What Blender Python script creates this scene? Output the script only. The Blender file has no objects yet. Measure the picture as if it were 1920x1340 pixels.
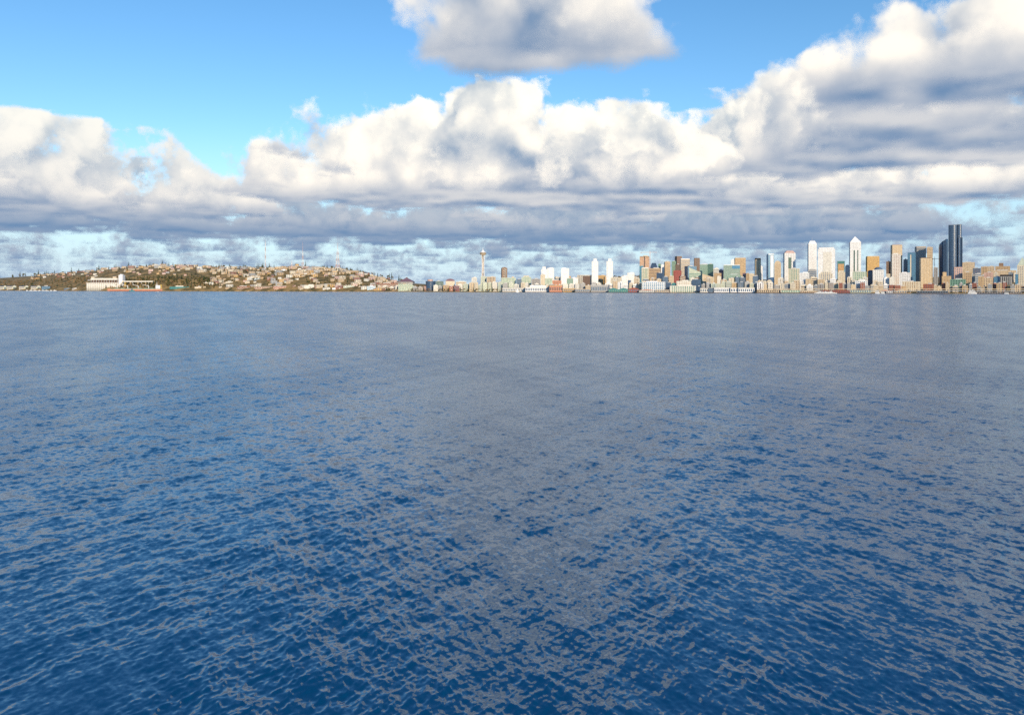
import bpy, bmesh, math, random
import numpy as np
from mathutils import Vector
R = math.radians

# ------------------------------------------------------------------ camera, world, sun
sc = bpy.context.scene
C = sc.collection
CAM_H = 11.5          # eye height above the water, metres
F = 1400.0           # focal length in pixels of the 1920 px wide photograph
HOR = 543.6          # horizon row at the picture's centre
ROLL = 0.0018        # the photograph leans a tenth of a degree
cam_data = bpy.data.cameras.new('camera')
cam_data.sensor_width = 36.0
cam_data.lens = 36.0 * F / 1920.0
cam_data.shift_y = -(1340 / 2 - HOR) / 1920.0
cam_data.clip_start = 0.1
cam_data.clip_end = 200000.0
cam = bpy.data.objects.new('camera', cam_data)
C.objects.link(cam)
cam.location = (0, 0, CAM_H)
cam.rotation_euler = (R(90), -ROLL, 0)
cam.rotation_mode = 'XYZ'
sc.camera = cam

SUN_AZ, SUN_EL = R(14), R(15)      # behind the camera, a little to its right
world = bpy.data.worlds.new('World')
sc.world = world
world.use_nodes = True
wt = world.node_tree
wt.nodes.clear()


class S:
    """a shader socket with arithmetic"""
    nt = wt

    def __init__(self, s): self.s = s
    @staticmethod
    def m(op, *a):
        n = S.nt.nodes.new('ShaderNodeMath')
        n.operation = op
        for i, v in enumerate(a):
            if isinstance(v, S): S.nt.links.new(v.s, n.inputs[i])
            else: n.inputs[i].default_value = v
        return S(n.outputs[0])
    def __add__(s, o): return S.m('ADD', s, o)
    def __radd__(s, o): return S.m('ADD', o, s)
    def __sub__(s, o): return S.m('SUBTRACT', s, o)
    def __rsub__(s, o): return S.m('SUBTRACT', o, s)
    def __mul__(s, o): return S.m('MULTIPLY', s, o)
    def __rmul__(s, o): return S.m('MULTIPLY', o, s)
    def __truediv__(s, o): return S.m('DIVIDE', s, o)
    def __rtruediv__(s, o): return S.m('DIVIDE', o, s)
    def madd(s, a, b): return S.m('MULTIPLY_ADD', s, a, b)
    def exp(s): return S.m('EXPONENT', s)
    def max(s, o): return S.m('MAXIMUM', s, o)
    def min(s, o): return S.m('MINIMUM', s, o)


def vmath(op, a, b=None, scale=None):
    n = S.nt.nodes.new('ShaderNodeVectorMath')
    n.operation = op
    S.nt.links.new(a, n.inputs[0])
    if b is not None:
        if isinstance(b, (tuple, list)): n.inputs[1].default_value = b
        else: S.nt.links.new(b, n.inputs[1])
    if scale is not None:
        if isinstance(scale, S): S.nt.links.new(scale.s, n.inputs['Scale'])
        else: n.inputs['Scale'].default_value = scale
    return n.outputs[0]


def wnoise(vec, scale, detail, rough=0.55, lac=2.0, dist=0.0):
    n = S.nt.nodes.new('ShaderNodeTexNoise')
    n.noise_dimensions = '3D'
    n.inputs['Scale'].default_value = scale
    n.inputs['Detail'].default_value = detail
    n.inputs['Roughness'].default_value = rough
    n.inputs['Lacunarity'].default_value = lac
    n.inputs['Distortion'].default_value = dist
    S.nt.links.new(vec, n.inputs['Vector'])
    return S(n.outputs[0])


def smooth(x, a, b):
    n = S.nt.nodes.new('ShaderNodeMapRange')
    n.interpolation_type = 'SMOOTHSTEP'
    S.nt.links.new(x.s, n.inputs[0])
    n.inputs[1].default_value = a; n.inputs[2].default_value = b
    n.inputs[3].default_value = 0; n.inputs[4].default_value = 1
    return S(n.outputs[0])


def pix_sky(px, py):
    """photograph pixel -> azimuth, elevation (radians)"""
    py = py - (960 - px) * ROLL
    u, v = (px - 960) / F, (HOR - py) / F
    return math.atan2(u, 1), math.atan2(v, math.hypot(u, 1))


def build_sky():
    nt = wt
    tc = nt.nodes.new('ShaderNodeTexCoord')
    d = tc.outputs['Generated']
    sep = nt.nodes.new('ShaderNodeSeparateXYZ')
    nt.links.new(d, sep.inputs[0])
    dx, dy, dz = (S(sep.outputs[i]) for i in range(3))
    el = S.m('ARCSINE', dz)
    az = S.m('ARCTAN2', dx, dy)
    # where the big banks stand: a stretch of azimuth at a distance in km
    warp = wnoise(d, 6.0, 3, 0.6)
    azw = az + (warp - 0.5) * 0.16
    banks = []
    for px, base_py, half_w, depth, amp in SKY_BANKS:
        a0, e0 = pix_sky(px, base_py)
        dist = H0 / math.tan(e0) + depth * 0.8
        ux = (azw - a0) * (F / half_w)
        banks.append((dist, depth, (ux * ux * ux * ux * -1.0).exp() * amp))
    wn = nt.nodes.new('ShaderNodeTexWhiteNoise')
    wn.noise_dimensions = '3D'
    nt.links.new(vmath('SCALE', d, scale=91173.0), wn.inputs[0])
    jit = S(wn.outputs[0])
    inv = 1.0 / (dz.max(0.0) + 0.014)
    T = lit = amb = None
    dh = (H1 - H0) / K
    steplen = (inv * dh).min(1.6) * EXT
    Ld = 0.30
    se, ce = math.sin(R(24)), math.cos(R(24))
    L = (math.sin(SUN_AZ) * ce * Ld, -math.cos(SUN_AZ) * ce * Ld, se * Ld)
    for k in range(K):
        hf = (jit + float(k)) * (1.0 / K) if T is None else T.madd(1e-7, jit + float(k)) * (1.0 / K)   # chained to the last step so that few values stay alive
        h = hf.madd(H1 - H0, H0)
        p = vmath('SCALE', d, scale=h * inv)
        n = wnoise(p, FREQ, 5.5, 0.60, 2.15)
        r = h * inv
        fr = smooth(r, 6.0, 13.0)
        c = fr.madd(hf.madd(0.9, COVER_LOW), hf.madd(-PROF, COVER - NAMP * 0.5))
        for dist, depth, g in banks:
            uy = r.madd(1.0 / depth, -dist / depth)
            c = (uy * uy * -1.0).exp().madd(g, c)
        den = n.madd(NAMP, c)
        a = 1.0 - (den.max(0.0) * steplen * -1.0).exp()
        n2 = wnoise(vmath('ADD', p, L), FREQ, 2, 0.60, 2.15)
        d2 = n2.madd(NAMP, c - PROF * Ld * se / (H1 - H0))
        li = S.m('MULTIPLY_ADD', den - d2, SHADE, 0.50).max(0.07).min(1.0) * hf.madd(3.6, 0.47).min(1.0) * smooth(r, 9.0, 14.0).madd(-0.68, 1.0)
        w = a if T is None else T * a
        lit = w * li if lit is None else w.madd(li, lit)
        amb = w * hf if amb is None else w.madd(hf, amb)
        T = 1.0 - a if T is None else T * (1.0 - a)
    W = 1.0 - T

    def lin(c, s):  # colour * scalar
        n = nt.nodes.new('ShaderNodeVectorMath'); n.operation = 'SCALE'
        n.inputs[0].default_value = c
        nt.links.new(s.s, n.inputs['Scale'])
        return n.outputs[0]
    col = vmath('ADD', lin(SUN_CLOUD, lit), lin(AMB0, W))
    col = vmath('ADD', col, lin(tuple(b - a for a, b in zip(AMB0, AMB1)), amb))
    # far cloud pales into the air
    far = smooth(inv * H0, 8.0, 60.0) * 0.42
    mx = nt.nodes.new('ShaderNodeMix'); mx.data_type = 'VECTOR'
    nt.links.new(far.s, mx.inputs['Factor'])
    nt.links.new(col, mx.inputs[4])
    nt.links.new(lin(AIR, W), mx.inputs[5])
    col = mx.outputs[1]
    hz = smooth(el, R(12.0), R(0.0)) * 0.88        # pale air low over the far shore
    col = vmath('ADD', col, lin(AIR, hz * T))
    W = 1.0 - T * (1.0 - hz)
    sky = nt.nodes.new('ShaderNodeTexSky')
    sky.sky_type = 'NISHITA'
    sky.sun_disc = False
    sky.sun_elevation = SUN_EL
    sky.sun_rotation = math.pi - SUN_AZ
    sky.altitude = 0
    sky.air_density = 1.0
    sky.dust_density = 0.1
    sky.ozone_density = 2.6
    bg = nt.nodes.new('ShaderNodeBackground')
    hs = nt.nodes.new('ShaderNodeHueSaturation')
    hs.inputs['Saturation'].default_value = 1.2
    hs.inputs['Value'].default_value = 0.88
    nt.links.new(sky.outputs[0], hs.inputs['Color'])
    nt.links.new(hs.outputs[0], bg.inputs[0])
    bg.inputs[1].default_value = SKY_STRENGTH
    bc = nt.nodes.new('ShaderNodeBackground')
    nt.links.new(vmath('SCALE', col, scale=1.0 / W.max(1e-3)), bc.inputs[0])
    bc.inputs[1].default_value = 1.0
    ms = nt.nodes.new('ShaderNodeMixShader')
    nt.links.new(W.s, ms.inputs[0])
    nt.links.new(bg.outputs[0], ms.inputs[1])
    nt.links.new(bc.outputs[0], ms.inputs[2])
    out = nt.nodes.new('ShaderNodeOutputWorld')
    nt.links.new(ms.outputs[0], out.inputs[0])


SKY_STRENGTH = 0.15
K, H0, H1 = 22, 1.15, 2.35            # march steps, cloud base and top in km
FREQ, NAMP, PROF = 0.95, 6.0, 2.1
EXT, SHADE = 50.0, 0.58
COVER, COVER_LOW = -0.95, 0.60
SUN_CLOUD = (0.72, 0.57, 0.345)
AMB0, AMB1 = (0.075, 0.165, 0.31), (0.17, 0.27, 0.385)
AIR = (0.38, 0.52, 0.66)
SKY_BANKS = [   # px, row of the base, half width px, half depth km, strength
    (880, 340, 430, 1.0, 1.8),
    (960, 335, 190, 0.8, 1.1),
    (1680, 245, 330, 0.9, 2.1),
    (1850, 125, 270, 0.55, 2.1),
    (1480, 345, 330, 0.9, 1.8),
    (60, 360, 290, 0.9, 1.45),
    (1000, 86, 285, 0.28, 1.75),
    (500, 415, 480, 1.0, 1.1),
    (1300, 425, 420, 1.3, 1.1),
]
build_sky()
world.cycles.sampling_method = 'NONE'

sun_data = bpy.data.lights.new('sun', 'SUN')
sun_data.energy = 3.1
sun_data.angle = R(0.5)
sun_data.color = (1.0, 0.82, 0.58)
sun = bpy.data.objects.new('sun', sun_data)
C.objects.link(sun)
sun.rotation_euler = (R(90) - SUN_EL, 0, SUN_AZ)
sun.location = (0, -50, 200)

sc.view_settings.view_transform = 'Standard'
sc.view_settings.look = 'None'
sc.view_settings.exposure = 0.5
sc.view_settings.gamma = 1.0
sc.view_settings.use_curve_mapping = False
sc.render.engine = 'CYCLES'
sc.cycles.max_bounces = 4
sc.cycles.diffuse_bounces = 1
sc.cycles.glossy_bounces = 2
sc.cycles.caustics_reflective = False
sc.cycles.caustics_refractive = False
sc.cycles.sample_clamp_direct = 4.0
sc.cycles.sample_clamp_indirect = 4.0
sc.cycles.use_denoising = False

# ------------------------------------------------------------------ helpers
MATS = {}


def mat_nodes(name):
    m = bpy.data.materials.new(name)
    m.use_nodes = True
    nt = m.node_tree
    return m, nt, nt.nodes['Principled BSDF']


def tag(o, label=None, cat=None, group=None, kind=None):
    if label: o['label'] = label
    if cat: o['category'] = cat
    if group: o['group'] = group
    if kind: o['kind'] = kind
    return o


# ------------------------------------------------------------------ the water
def build_water():
    rng = np.random.default_rng(11)
    th = np.concatenate([np.radians(np.linspace(-180, -50, 27)), np.radians(np.linspace(-43, 43, 1240)),
                         np.radians(np.linspace(50, 180, 27))]).astype(np.float64)
    dq = 1 / (746 * 1.30)
    q = np.concatenate([[CAM_H / 90000, CAM_H / 30000, CAM_H / 14000], np.arange(1.0, 560.0) * dq,
                        560 * dq + np.linspace(0.0, 0.9, 46)])[::-1]
    r = CAM_H / q
    nr, nt_ = len(r), len(th)
    drad = np.abs(np.gradient(r))
    dth = np.abs(np.gradient(th)); 
    rr, tt = np.meshgrid(r, th, indexing='ij')
    st, ct = np.sin(tt).astype(np.float32), np.cos(tt).astype(np.float32)
    x0 = (rr * st).astype(np.float64); y0 = (rr * ct).astype(np.float64)
    DR = np.repeat(drad[:, None], nt_, 1).astype(np.float32)
    DL = (rr * dth[None, :]).astype(np.float32)
    z = np.zeros_like(x0, np.float32); ox = np.zeros_like(z); oy = np.zeros_like(z)
    var = np.zeros_like(z)
    # gust patches: calmer and rougher water in long streaks
    gust = np.zeros_like(z)
    for i in range(14):
        lam = math.exp(rng.uniform(math.log(4), math.log(90)))
        a = rng.normal(R(-32 if i % 2 else 27), R(16))
        k = 2 * math.pi / lam
        gust += np.sin(k * (math.cos(a) * x0 + math.sin(a) * y0) + rng.uniform(0, 6.28)).astype(np.float32)
    gust = 1.0 + 0.15 * gust / 1.0
    gust = np.clip(gust, 0.62, 1.6)
    N = 230
    lams = np.exp(np.linspace(math.log(0.09), math.log(5.0), N) + rng.normal(0, 0.01, N))
    shape = np.exp(-((np.log(lams) - math.log(0.30)) / 0.95) ** 2) + 0.16 * np.exp(-((np.log(lams) - math.log(2.6)) / 0.6) ** 2)
    slope = SLOPE * np.sqrt(shape / shape.sum())
    for lam, s in zip(lams, slope):
        u = rng.random()
        if u < 0.44: a = rng.normal(R(-32), R(16))
        elif u < 0.84: a = rng.normal(R(27), R(16))
        else: a = rng.uniform(0, 2 * math.pi)
        if rng.random() < 0.5: a += math.pi
        k = 2 * math.pi / lam
        kx, ky = k * math.cos(a), k * math.sin(a)
        ph = (kx * x0 + ky * y0 + rng.uniform(0, 6.283)) % (2 * math.pi)
        ph = ph.astype(np.float32)
        adv = np.abs(kx * st + ky * ct) * DR + np.abs(kx * ct - ky * st) * DL
        w = np.clip((2.9 - adv) / 1.5, 0, 1)
        amp = float(s * math.sqrt(2) / k)
        aw = (amp * w) * gust
        z += aw * np.cos(ph)
        sn = aw * np.sin(ph) * 0.75
        ox += sn * (kx / k); oy += sn * (ky / k)
        var += (s * s) * (1 - w * w)
    x = x0 - ox; y = y0 - oy
    rough = np.sqrt(var) / SLOPE * gust ** 0.35 * 0.5
    co = np.stack([x, y, z], -1).reshape(-1, 3).astype(np.float32)
    idx = np.arange(nr * nt_).reshape(nr, nt_)
    f = np.stack([idx[:-1, :-1], idx[:-1, 1:], idx[1:, 1:], idx[1:, :-1]], -1).reshape(-1, 4)[:, ::-1]
    me = bpy.data.meshes.new('water')
    me.vertices.add(len(co)); me.vertices.foreach_set('co', co.ravel())
    me.loops.add(f.size); me.loops.foreach_set('vertex_index', f.ravel().astype(np.int32))
    me.polygons.add(len(f)); me.polygons.foreach_set('loop_start', np.arange(0, f.size, 4, dtype=np.int32))
    me.polygons.foreach_set('use_smooth', np.ones(len(f), bool))
    at = me.attributes.new('fine_chop', 'FLOAT', 'POINT')
    at.data.foreach_set('value', rough.ravel().astype(np.float32))
    me.update(calc_edges=True)
    m, nt, b = mat_nodes('sea_water')
    b.inputs['Base Color'].default_value = WATER_COL
    b.inputs['IOR'].default_value = 1.75
    b.inputs['Specular Tint'].default_value = (0.52, 0.87, 1.0, 1)
    an = nt.nodes.new('ShaderNodeAttribute'); an.attribute_name = 'fine_chop'
    tc = nt.nodes.new('ShaderNodeTexCoord')
    geo = nt.nodes.new('ShaderNodeNewGeometry')
    nrm = geo.outputs['Normal']
    S.nt = nt
    ch = S(an.outputs['Fac'])
    for scale, amp in ((0.6, 0.55), (2.3, 1.05), (7.0, 0.3)):
        nz = nt.nodes.new('ShaderNodeTexNoise')
        nz.inputs['Scale'].default_value = scale
        nz.inputs['Detail'].default_value = 1.5
        nt.links.new(tc.outputs['Object'], nz.inputs['Vector'])
        off = vmath('MULTIPLY', vmath('SUBTRACT', nz.outputs['Color'], (0.5, 0.5, 0.5)), (1.5, 1, 0))
        k = ch * amp if scale < 5 else ch * amp + 0.14
        nrm = vmath('ADD', nrm, vmath('SCALE', off, scale=k))
    nt.links.new(vmath('NORMALIZE', nrm), b.inputs['Normal'])
    nt.links.new(ch.madd(0.36, 0.04).s, b.inputs['Roughness'])
    me.materials.append(m)
    o = bpy.data.objects.new('water', me)
    C.objects.link(o)
    tag(o, 'wide blue bay of rippled water', 'water', kind='structure')


SLOPE = 0.148
WATER_COL = (0.0, 0.052, 0.142, 1)
build_water()

# ------------------------------------------------------------------ shapes and materials
COL = dict(
    white=(.86, .86, .86), offwhite=(.74, .71, .64), cream=(.70, .62, .48), sand=(.62, .50, .35), tan=(.54, .39, .23),
    orange=(.58, .36, .18), ochre=(.62, .40, .16), brown=(.26, .17, .12), dbrown=(.15, .10, .08), brick=(.34, .12, .08),
    red=(.33, .09, .08), grey=(.38, .38, .38), lgrey=(.55, .55, .55), dgrey=(.13, .14, .15), pgreen=(.55, .60, .48),
    green=(.20, .36, .28), dgreen=(.05, .12, .08), navy=(.03, .07, .15), slate=(.12, .18, .26), teal=(.05, .23, .24),
    purple=(.22, .13, .17), pblue=(.50, .66, .78), blue=(.10, .28, .45), pink=(.62, .42, .36), black=(.02, .02, .025),
    yellow=(.65, .45, .10), salmon=(.62, .28, .18), rust=(.30, .13, .08))


def paint(c, rough=0.75):
    col = COL[c] if isinstance(c, str) else c
    key = ('p', c, rough)
    if key not in MATS:
        m, nt, b = mat_nodes('painted_' + (c if isinstance(c, str) else 'surface'))
        tc = nt.nodes.new('ShaderNodeTexCoord')
        n = nt.nodes.new('ShaderNodeTexNoise'); n.inputs['Scale'].default_value = 0.16; n.inputs['Detail'].default_value = 4
        nt.links.new(tc.outputs['Object'], n.inputs['Vector'])
        mr = nt.nodes.new('ShaderNodeMapRange')
        mr.inputs[1].default_value = .3; mr.inputs[2].default_value = .7
        mr.inputs[3].default_value = .80; mr.inputs[4].default_value = 1.14
        nt.links.new(n.outputs[0], mr.inputs[0])
        v = nt.nodes.new('ShaderNodeVectorMath'); v.operation = 'SCALE'
        v.inputs[0].default_value = col
        nt.links.new(mr.outputs[0], v.inputs['Scale'])
        nt.links.new(v.outputs[0], b.inputs['Base Color'])
        b.inputs['Roughness'].default_value = rough
        MATS[key] = m
    return MATS[key]


def glass(c='slate'):
    key = ('g', c)
    if key not in MATS:
        m, nt, b = mat_nodes('window_glass_' + c)
        tc = nt.nodes.new('ShaderNodeTexCoord')
        n = nt.nodes.new('ShaderNodeTexNoise'); n.inputs['Scale'].default_value = 0.22; n.inputs['Detail'].default_value = 2
        nt.links.new(tc.outputs['Object'], n.inputs['Vector'])
        v = nt.nodes.new('ShaderNodeVectorMath'); v.operation = 'SCALE'
        v.inputs[0].default_value = COL[c]
        mr = nt.nodes.new('ShaderNodeMapRange'); mr.inputs[1].default_value = .3; mr.inputs[2].default_value = .7
        mr.inputs[3].default_value = .5; mr.inputs[4].default_value = 1.2
        nt.links.new(n.outputs[0], mr.inputs[0])
        nt.links.new(mr.outputs[0], v.inputs['Scale'])
        nt.links.new(v.outputs[0], b.inputs['Base Color'])
        b.inputs['Roughness'].default_value = 0.22
        b.inputs['IOR'].default_value = 1.9
        MATS[key] = m
    return MATS[key]


class MB:
    def __init__(s): s.v, s.f = [], []
    def add(s, vs, fs):
        n = len(s.v); s.v += vs; s.f += [tuple(i + n for i in f) for f in fs]; return s
    def box(s, x0, x1, y0, y1, z0, z1):
        return s.add([(x0, y0, z0), (x1, y0, z0), (x1, y1, z0), (x0, y1, z0), (x0, y0, z1), (x1, y0, z1), (x1, y1, z1), (x0, y1, z1)],
                     [(0, 3, 2, 1), (4, 5, 6, 7), (0, 1, 5, 4), (1, 2, 6, 5), (2, 3, 7, 6), (3, 0, 4, 7)])
    def cbox(s, x, y, z0, w, d, h): return s.box(x - w / 2, x + w / 2, y - d / 2, y + d / 2, z0, z0 + h)
    def prism(s, poly, z0, z1, top=None):
        n = len(poly); top = top or poly
        z1s = z1 if isinstance(z1, (list, tuple)) else [z1] * n
        return s.add([(x, y, z0) for x, y in poly] + [(x, y, z) for (x, y), z in zip(top, z1s)],
                     [tuple(range(n - 1, -1, -1)), tuple(range(n, 2 * n))] + [(i, (i + 1) % n, n + (i + 1) % n, n + i) for i in range(n)])
    def lathe(s, prof, n=16, cx=0, cy=0):
        vs, fs = [], []
        for r, z in prof:
            vs += [(cx + r * math.cos(6.28319 * i / n), cy + r * math.sin(6.28319 * i / n), z) for i in range(n)]
        for k in range(len(prof) - 1):
            fs += [(k * n + i, k * n + (i + 1) % n, (k + 1) * n + (i + 1) % n, (k + 1) * n + i) for i in range(n)]
        fs += [tuple(range(n - 1, -1, -1)), tuple(range((len(prof) - 1) * n, len(prof) * n))]
        return s.add(vs, fs)
    def bar(s, a, b, w, w2=None):
        a, b = Vector(a), Vector(b); w2 = w2 or w
        d = (b - a).normalized(); u = d.cross(Vector((0, 0, 1)))
        if u.length < .01: u = Vector((1, 0, 0))
        u.normalize(); t = d.cross(u)
        vs = [tuple(p + u * i * q / 2 + t * j * q / 2) for p, q in ((a, w), (b, w2)) for i, j in ((-1, -1), (1, -1), (1, 1), (-1, 1))]
        return s.add(vs, [(0, 3, 2, 1), (4, 5, 6, 7), (0, 1, 5, 4), (1, 2, 6, 5), (2, 3, 7, 6), (3, 0, 4, 7)])
    def mesh(s, name, mat):
        me = bpy.data.meshes.new(name); me.from_pydata(s.v, [], s.f); me.materials.append(mat); return me
    def build(s, name, mat, parent=None, kind=None, smooth=False):
        me = s.mesh(name, mat)
        if smooth: me.polygons.foreach_set('use_smooth', [True] * len(me.polygons))
        o = bpy.data.objects.new(name, me); C.objects.link(o)
        if parent: o.parent = parent
        if kind: o['kind'] = kind
        return o


def empty(name, loc, rz=0.0):
    o = bpy.data.objects.new(name, None); C.objects.link(o)
    o.location = loc; o.rotation_euler = (0, 0, rz); o.empty_display_size = 5
    return o


def copy_tree(o, parent=None):
    c = o.copy(); C.objects.link(c); c.parent = parent
    for ch in [q for q in KIDS.get(o.name, [])]: copy_tree(ch, c)
    return c


KIDS = {}


def pixel(px, py, Y):
    """photograph pixel at depth Y -> world point"""
    py = py - (960 - px) * ROLL
    return Vector(((px - 960) / F * Y, Y, CAM_H + (HOR - py) / F * Y))


# ------------------------------------------------------------------ the land
LAND = [  # px, shore depth, ridge depth, ridge row
    (-700, 5700, 7500, 522), (-300, 5500, 7000, 524), (0, 5200, 6500, 525), (100, 4950, 6200, 518), (150, 4800, 6000, 514), (200, 4600, 5600, 508.5), (300, 4550, 5500, 501),
    (400, 4550, 5500, 505), (500, 4480, 5400, 506), (560, 4430, 5300, 504), (640, 4330, 5200, 508), (700, 4240, 5200, 517),
    (760, 4130, 5200, 531), (850, 3950, 5200, 536), (950, 3750, 5500, 537), (1050, 3600, 6000, 530), (1110, 3500, 6000, 521),
    (1200, 3400, 6000, 516), (1300, 3300, 6000, 521), (1500, 3100, 5500, 523), (1700, 2950, 5000, 519), (1800, 2900, 4600, 514),
    (1860, 2870, 4500, 510), (1920, 2850, 4500, 508), (2500, 2850, 4500, 516), (3200, 2900, 4600, 525)]
_lp = np.array([r[0] for r in LAND], float)


def land(px): return tuple(float(np.interp(px, _lp, [r[i] for r in LAND])) for i in (1, 2, 3))


def ground(px, Y):
    ys, yr, py = land(px)
    zr = pixel(px, py, yr).z
    t = (Y - ys) / (yr - ys)
    if t < 0: return 3.0
    if t > 1: return zr * (1 - 0.3 * min(1, (t - 1)))
    steep = float(np.interp(px, [0, 150, 700, 850], [1.0, 1.35, 1.35, 0.0]))
    p = 1 - (1 - t) ** (1 + steep) if steep > 0 else t
    p = p * (0.25 + 0.75 * min(1, t * 4)) if px > 700 else p
    return 3.0 + (zr - 3.0) * p


def build_land():
    mb = MB()
    pxs = list(range(-700, 3201, 20))
    ts = [-0.004, 0, 0.02, .05, .1, .15, .2, .3, .4, .5, .6, .7, .8, .9, 1.0, 1.15, 1.5, 2.2, 4.0]
    for px in pxs:
        ys, yr, _ = land(px)
        for t in ts:
            Y = ys + t * (yr - ys)
            z = -4.0 if t < 0 else ground(px, Y)
            mb.v.append(((px - 960) / F * Y, Y, z))
    n = len(ts)
    for i in range(len(pxs) - 1):
        for j in range(n - 1):
            mb.f.append((i * n + j, (i + 1) * n + j, (i + 1) * n + j + 1, i * n + j + 1))
    m, nt, b = mat_nodes('winter_slope')
    tc = nt.nodes.new('ShaderNodeTexCoord')
    n1 = nt.nodes.new('ShaderNodeTexNoise'); n1.inputs['Scale'].default_value = 0.02; n1.inputs['Detail'].default_value = 6
    nt.links.new(tc.outputs['Object'], n1.inputs['Vector'])
    r = nt.nodes.new('ShaderNodeValToRGB')
    r.color_ramp.elements[0].position = .35; r.color_ramp.elements[0].color = (.09, .08, .03, 1)
    r.color_ramp.elements[1].position = .65; r.color_ramp.elements[1].color = (.42, .27, .11, 1)
    nt.links.new(n1.outputs[0], r.inputs[0])
    nt.links.new(r.outputs[0], b.inputs['Base Color'])
    b.inputs['Roughness'].default_value = 1
    o = mb.build('terrain', m)
    tag(o, 'low shore and wooded city hills across the bay', 'terrain', kind='structure')


build_land()


# ------------------------------------------------------------------ buildings
KINDS = {  # pier share, spandrel share, storey, bay
    'grid': (.42, .42, 7.0, 8.0), 'solid': (.62, .56, 7.0, 8.0), 'band': (.03, .50, 8.0, 12.0), 'rib': (.50, .06, 16.0, 8.0),
    'glass': (.10, .14, 4.2, 6.0), 'bold': (.30, .34, 7.0, 9.0), 'fine': (.55, .35, 6.0, 6.0), 'wall': (.74, .70, 7.0, 8.0)}


def facade(root, W, D, z0, H, kind, wall, gl, x=0.0, y=0.0):
    """a glazed core behind a proud grid of piers and spandrels"""
    pf, sf, fl, bay = KINDS[kind]
    MB().cbox(x, y, z0, W - .8, D - .8, H - .2).build('glazing', glass(gl), root)
    g = MB()
    for (L, ax) in ((W, 0), (D, 1)):
        n = max(2, round(L / bay)); pw = L / n * pf
        for k in range(n + 1):
            c = -L / 2 + L * k / n
            c = min(max(c, -L / 2 + pw / 2), L / 2 - pw / 2)
            for sgn in (-1, 1):
                if ax == 0: g.cbox(x + c, y + sgn * (D / 2 - .22), z0, pw, .44, H)
                else: g.cbox(x + sgn * (W / 2 - .22), y + c, z0, .44, pw, H)
    nf = max(1, round(H / fl)); sh = H / nf * sf
    for k in range(nf):
        z = z0 + (k + 1) * H / nf - sh
        g.box(x - W / 2 + .1, x + W / 2 - .1, y - D / 2 + .1, y - D / 2 + .5, z, z + sh - .02)
        g.box(x - W / 2 + .1, x + W / 2 - .1, y + D / 2 - .5, y + D / 2 - .1, z, z + sh - .02)
        g.box(x - W / 2 + .1, x - W / 2 + .5, y - D / 2 + .5, y + D / 2 - .5, z, z + sh - .02)
        g.box(x + W / 2 - .5, x + W / 2 - .1, y - D / 2 + .5, y + D / 2 - .5, z, z + sh - .02)
    g.build('facade_grid', paint(wall), root, 'stuff')
    MB().cbox(x, y, z0 + H - .3, W + .3, D + .3, 1.3).build('roof', paint(wall), root)


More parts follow.
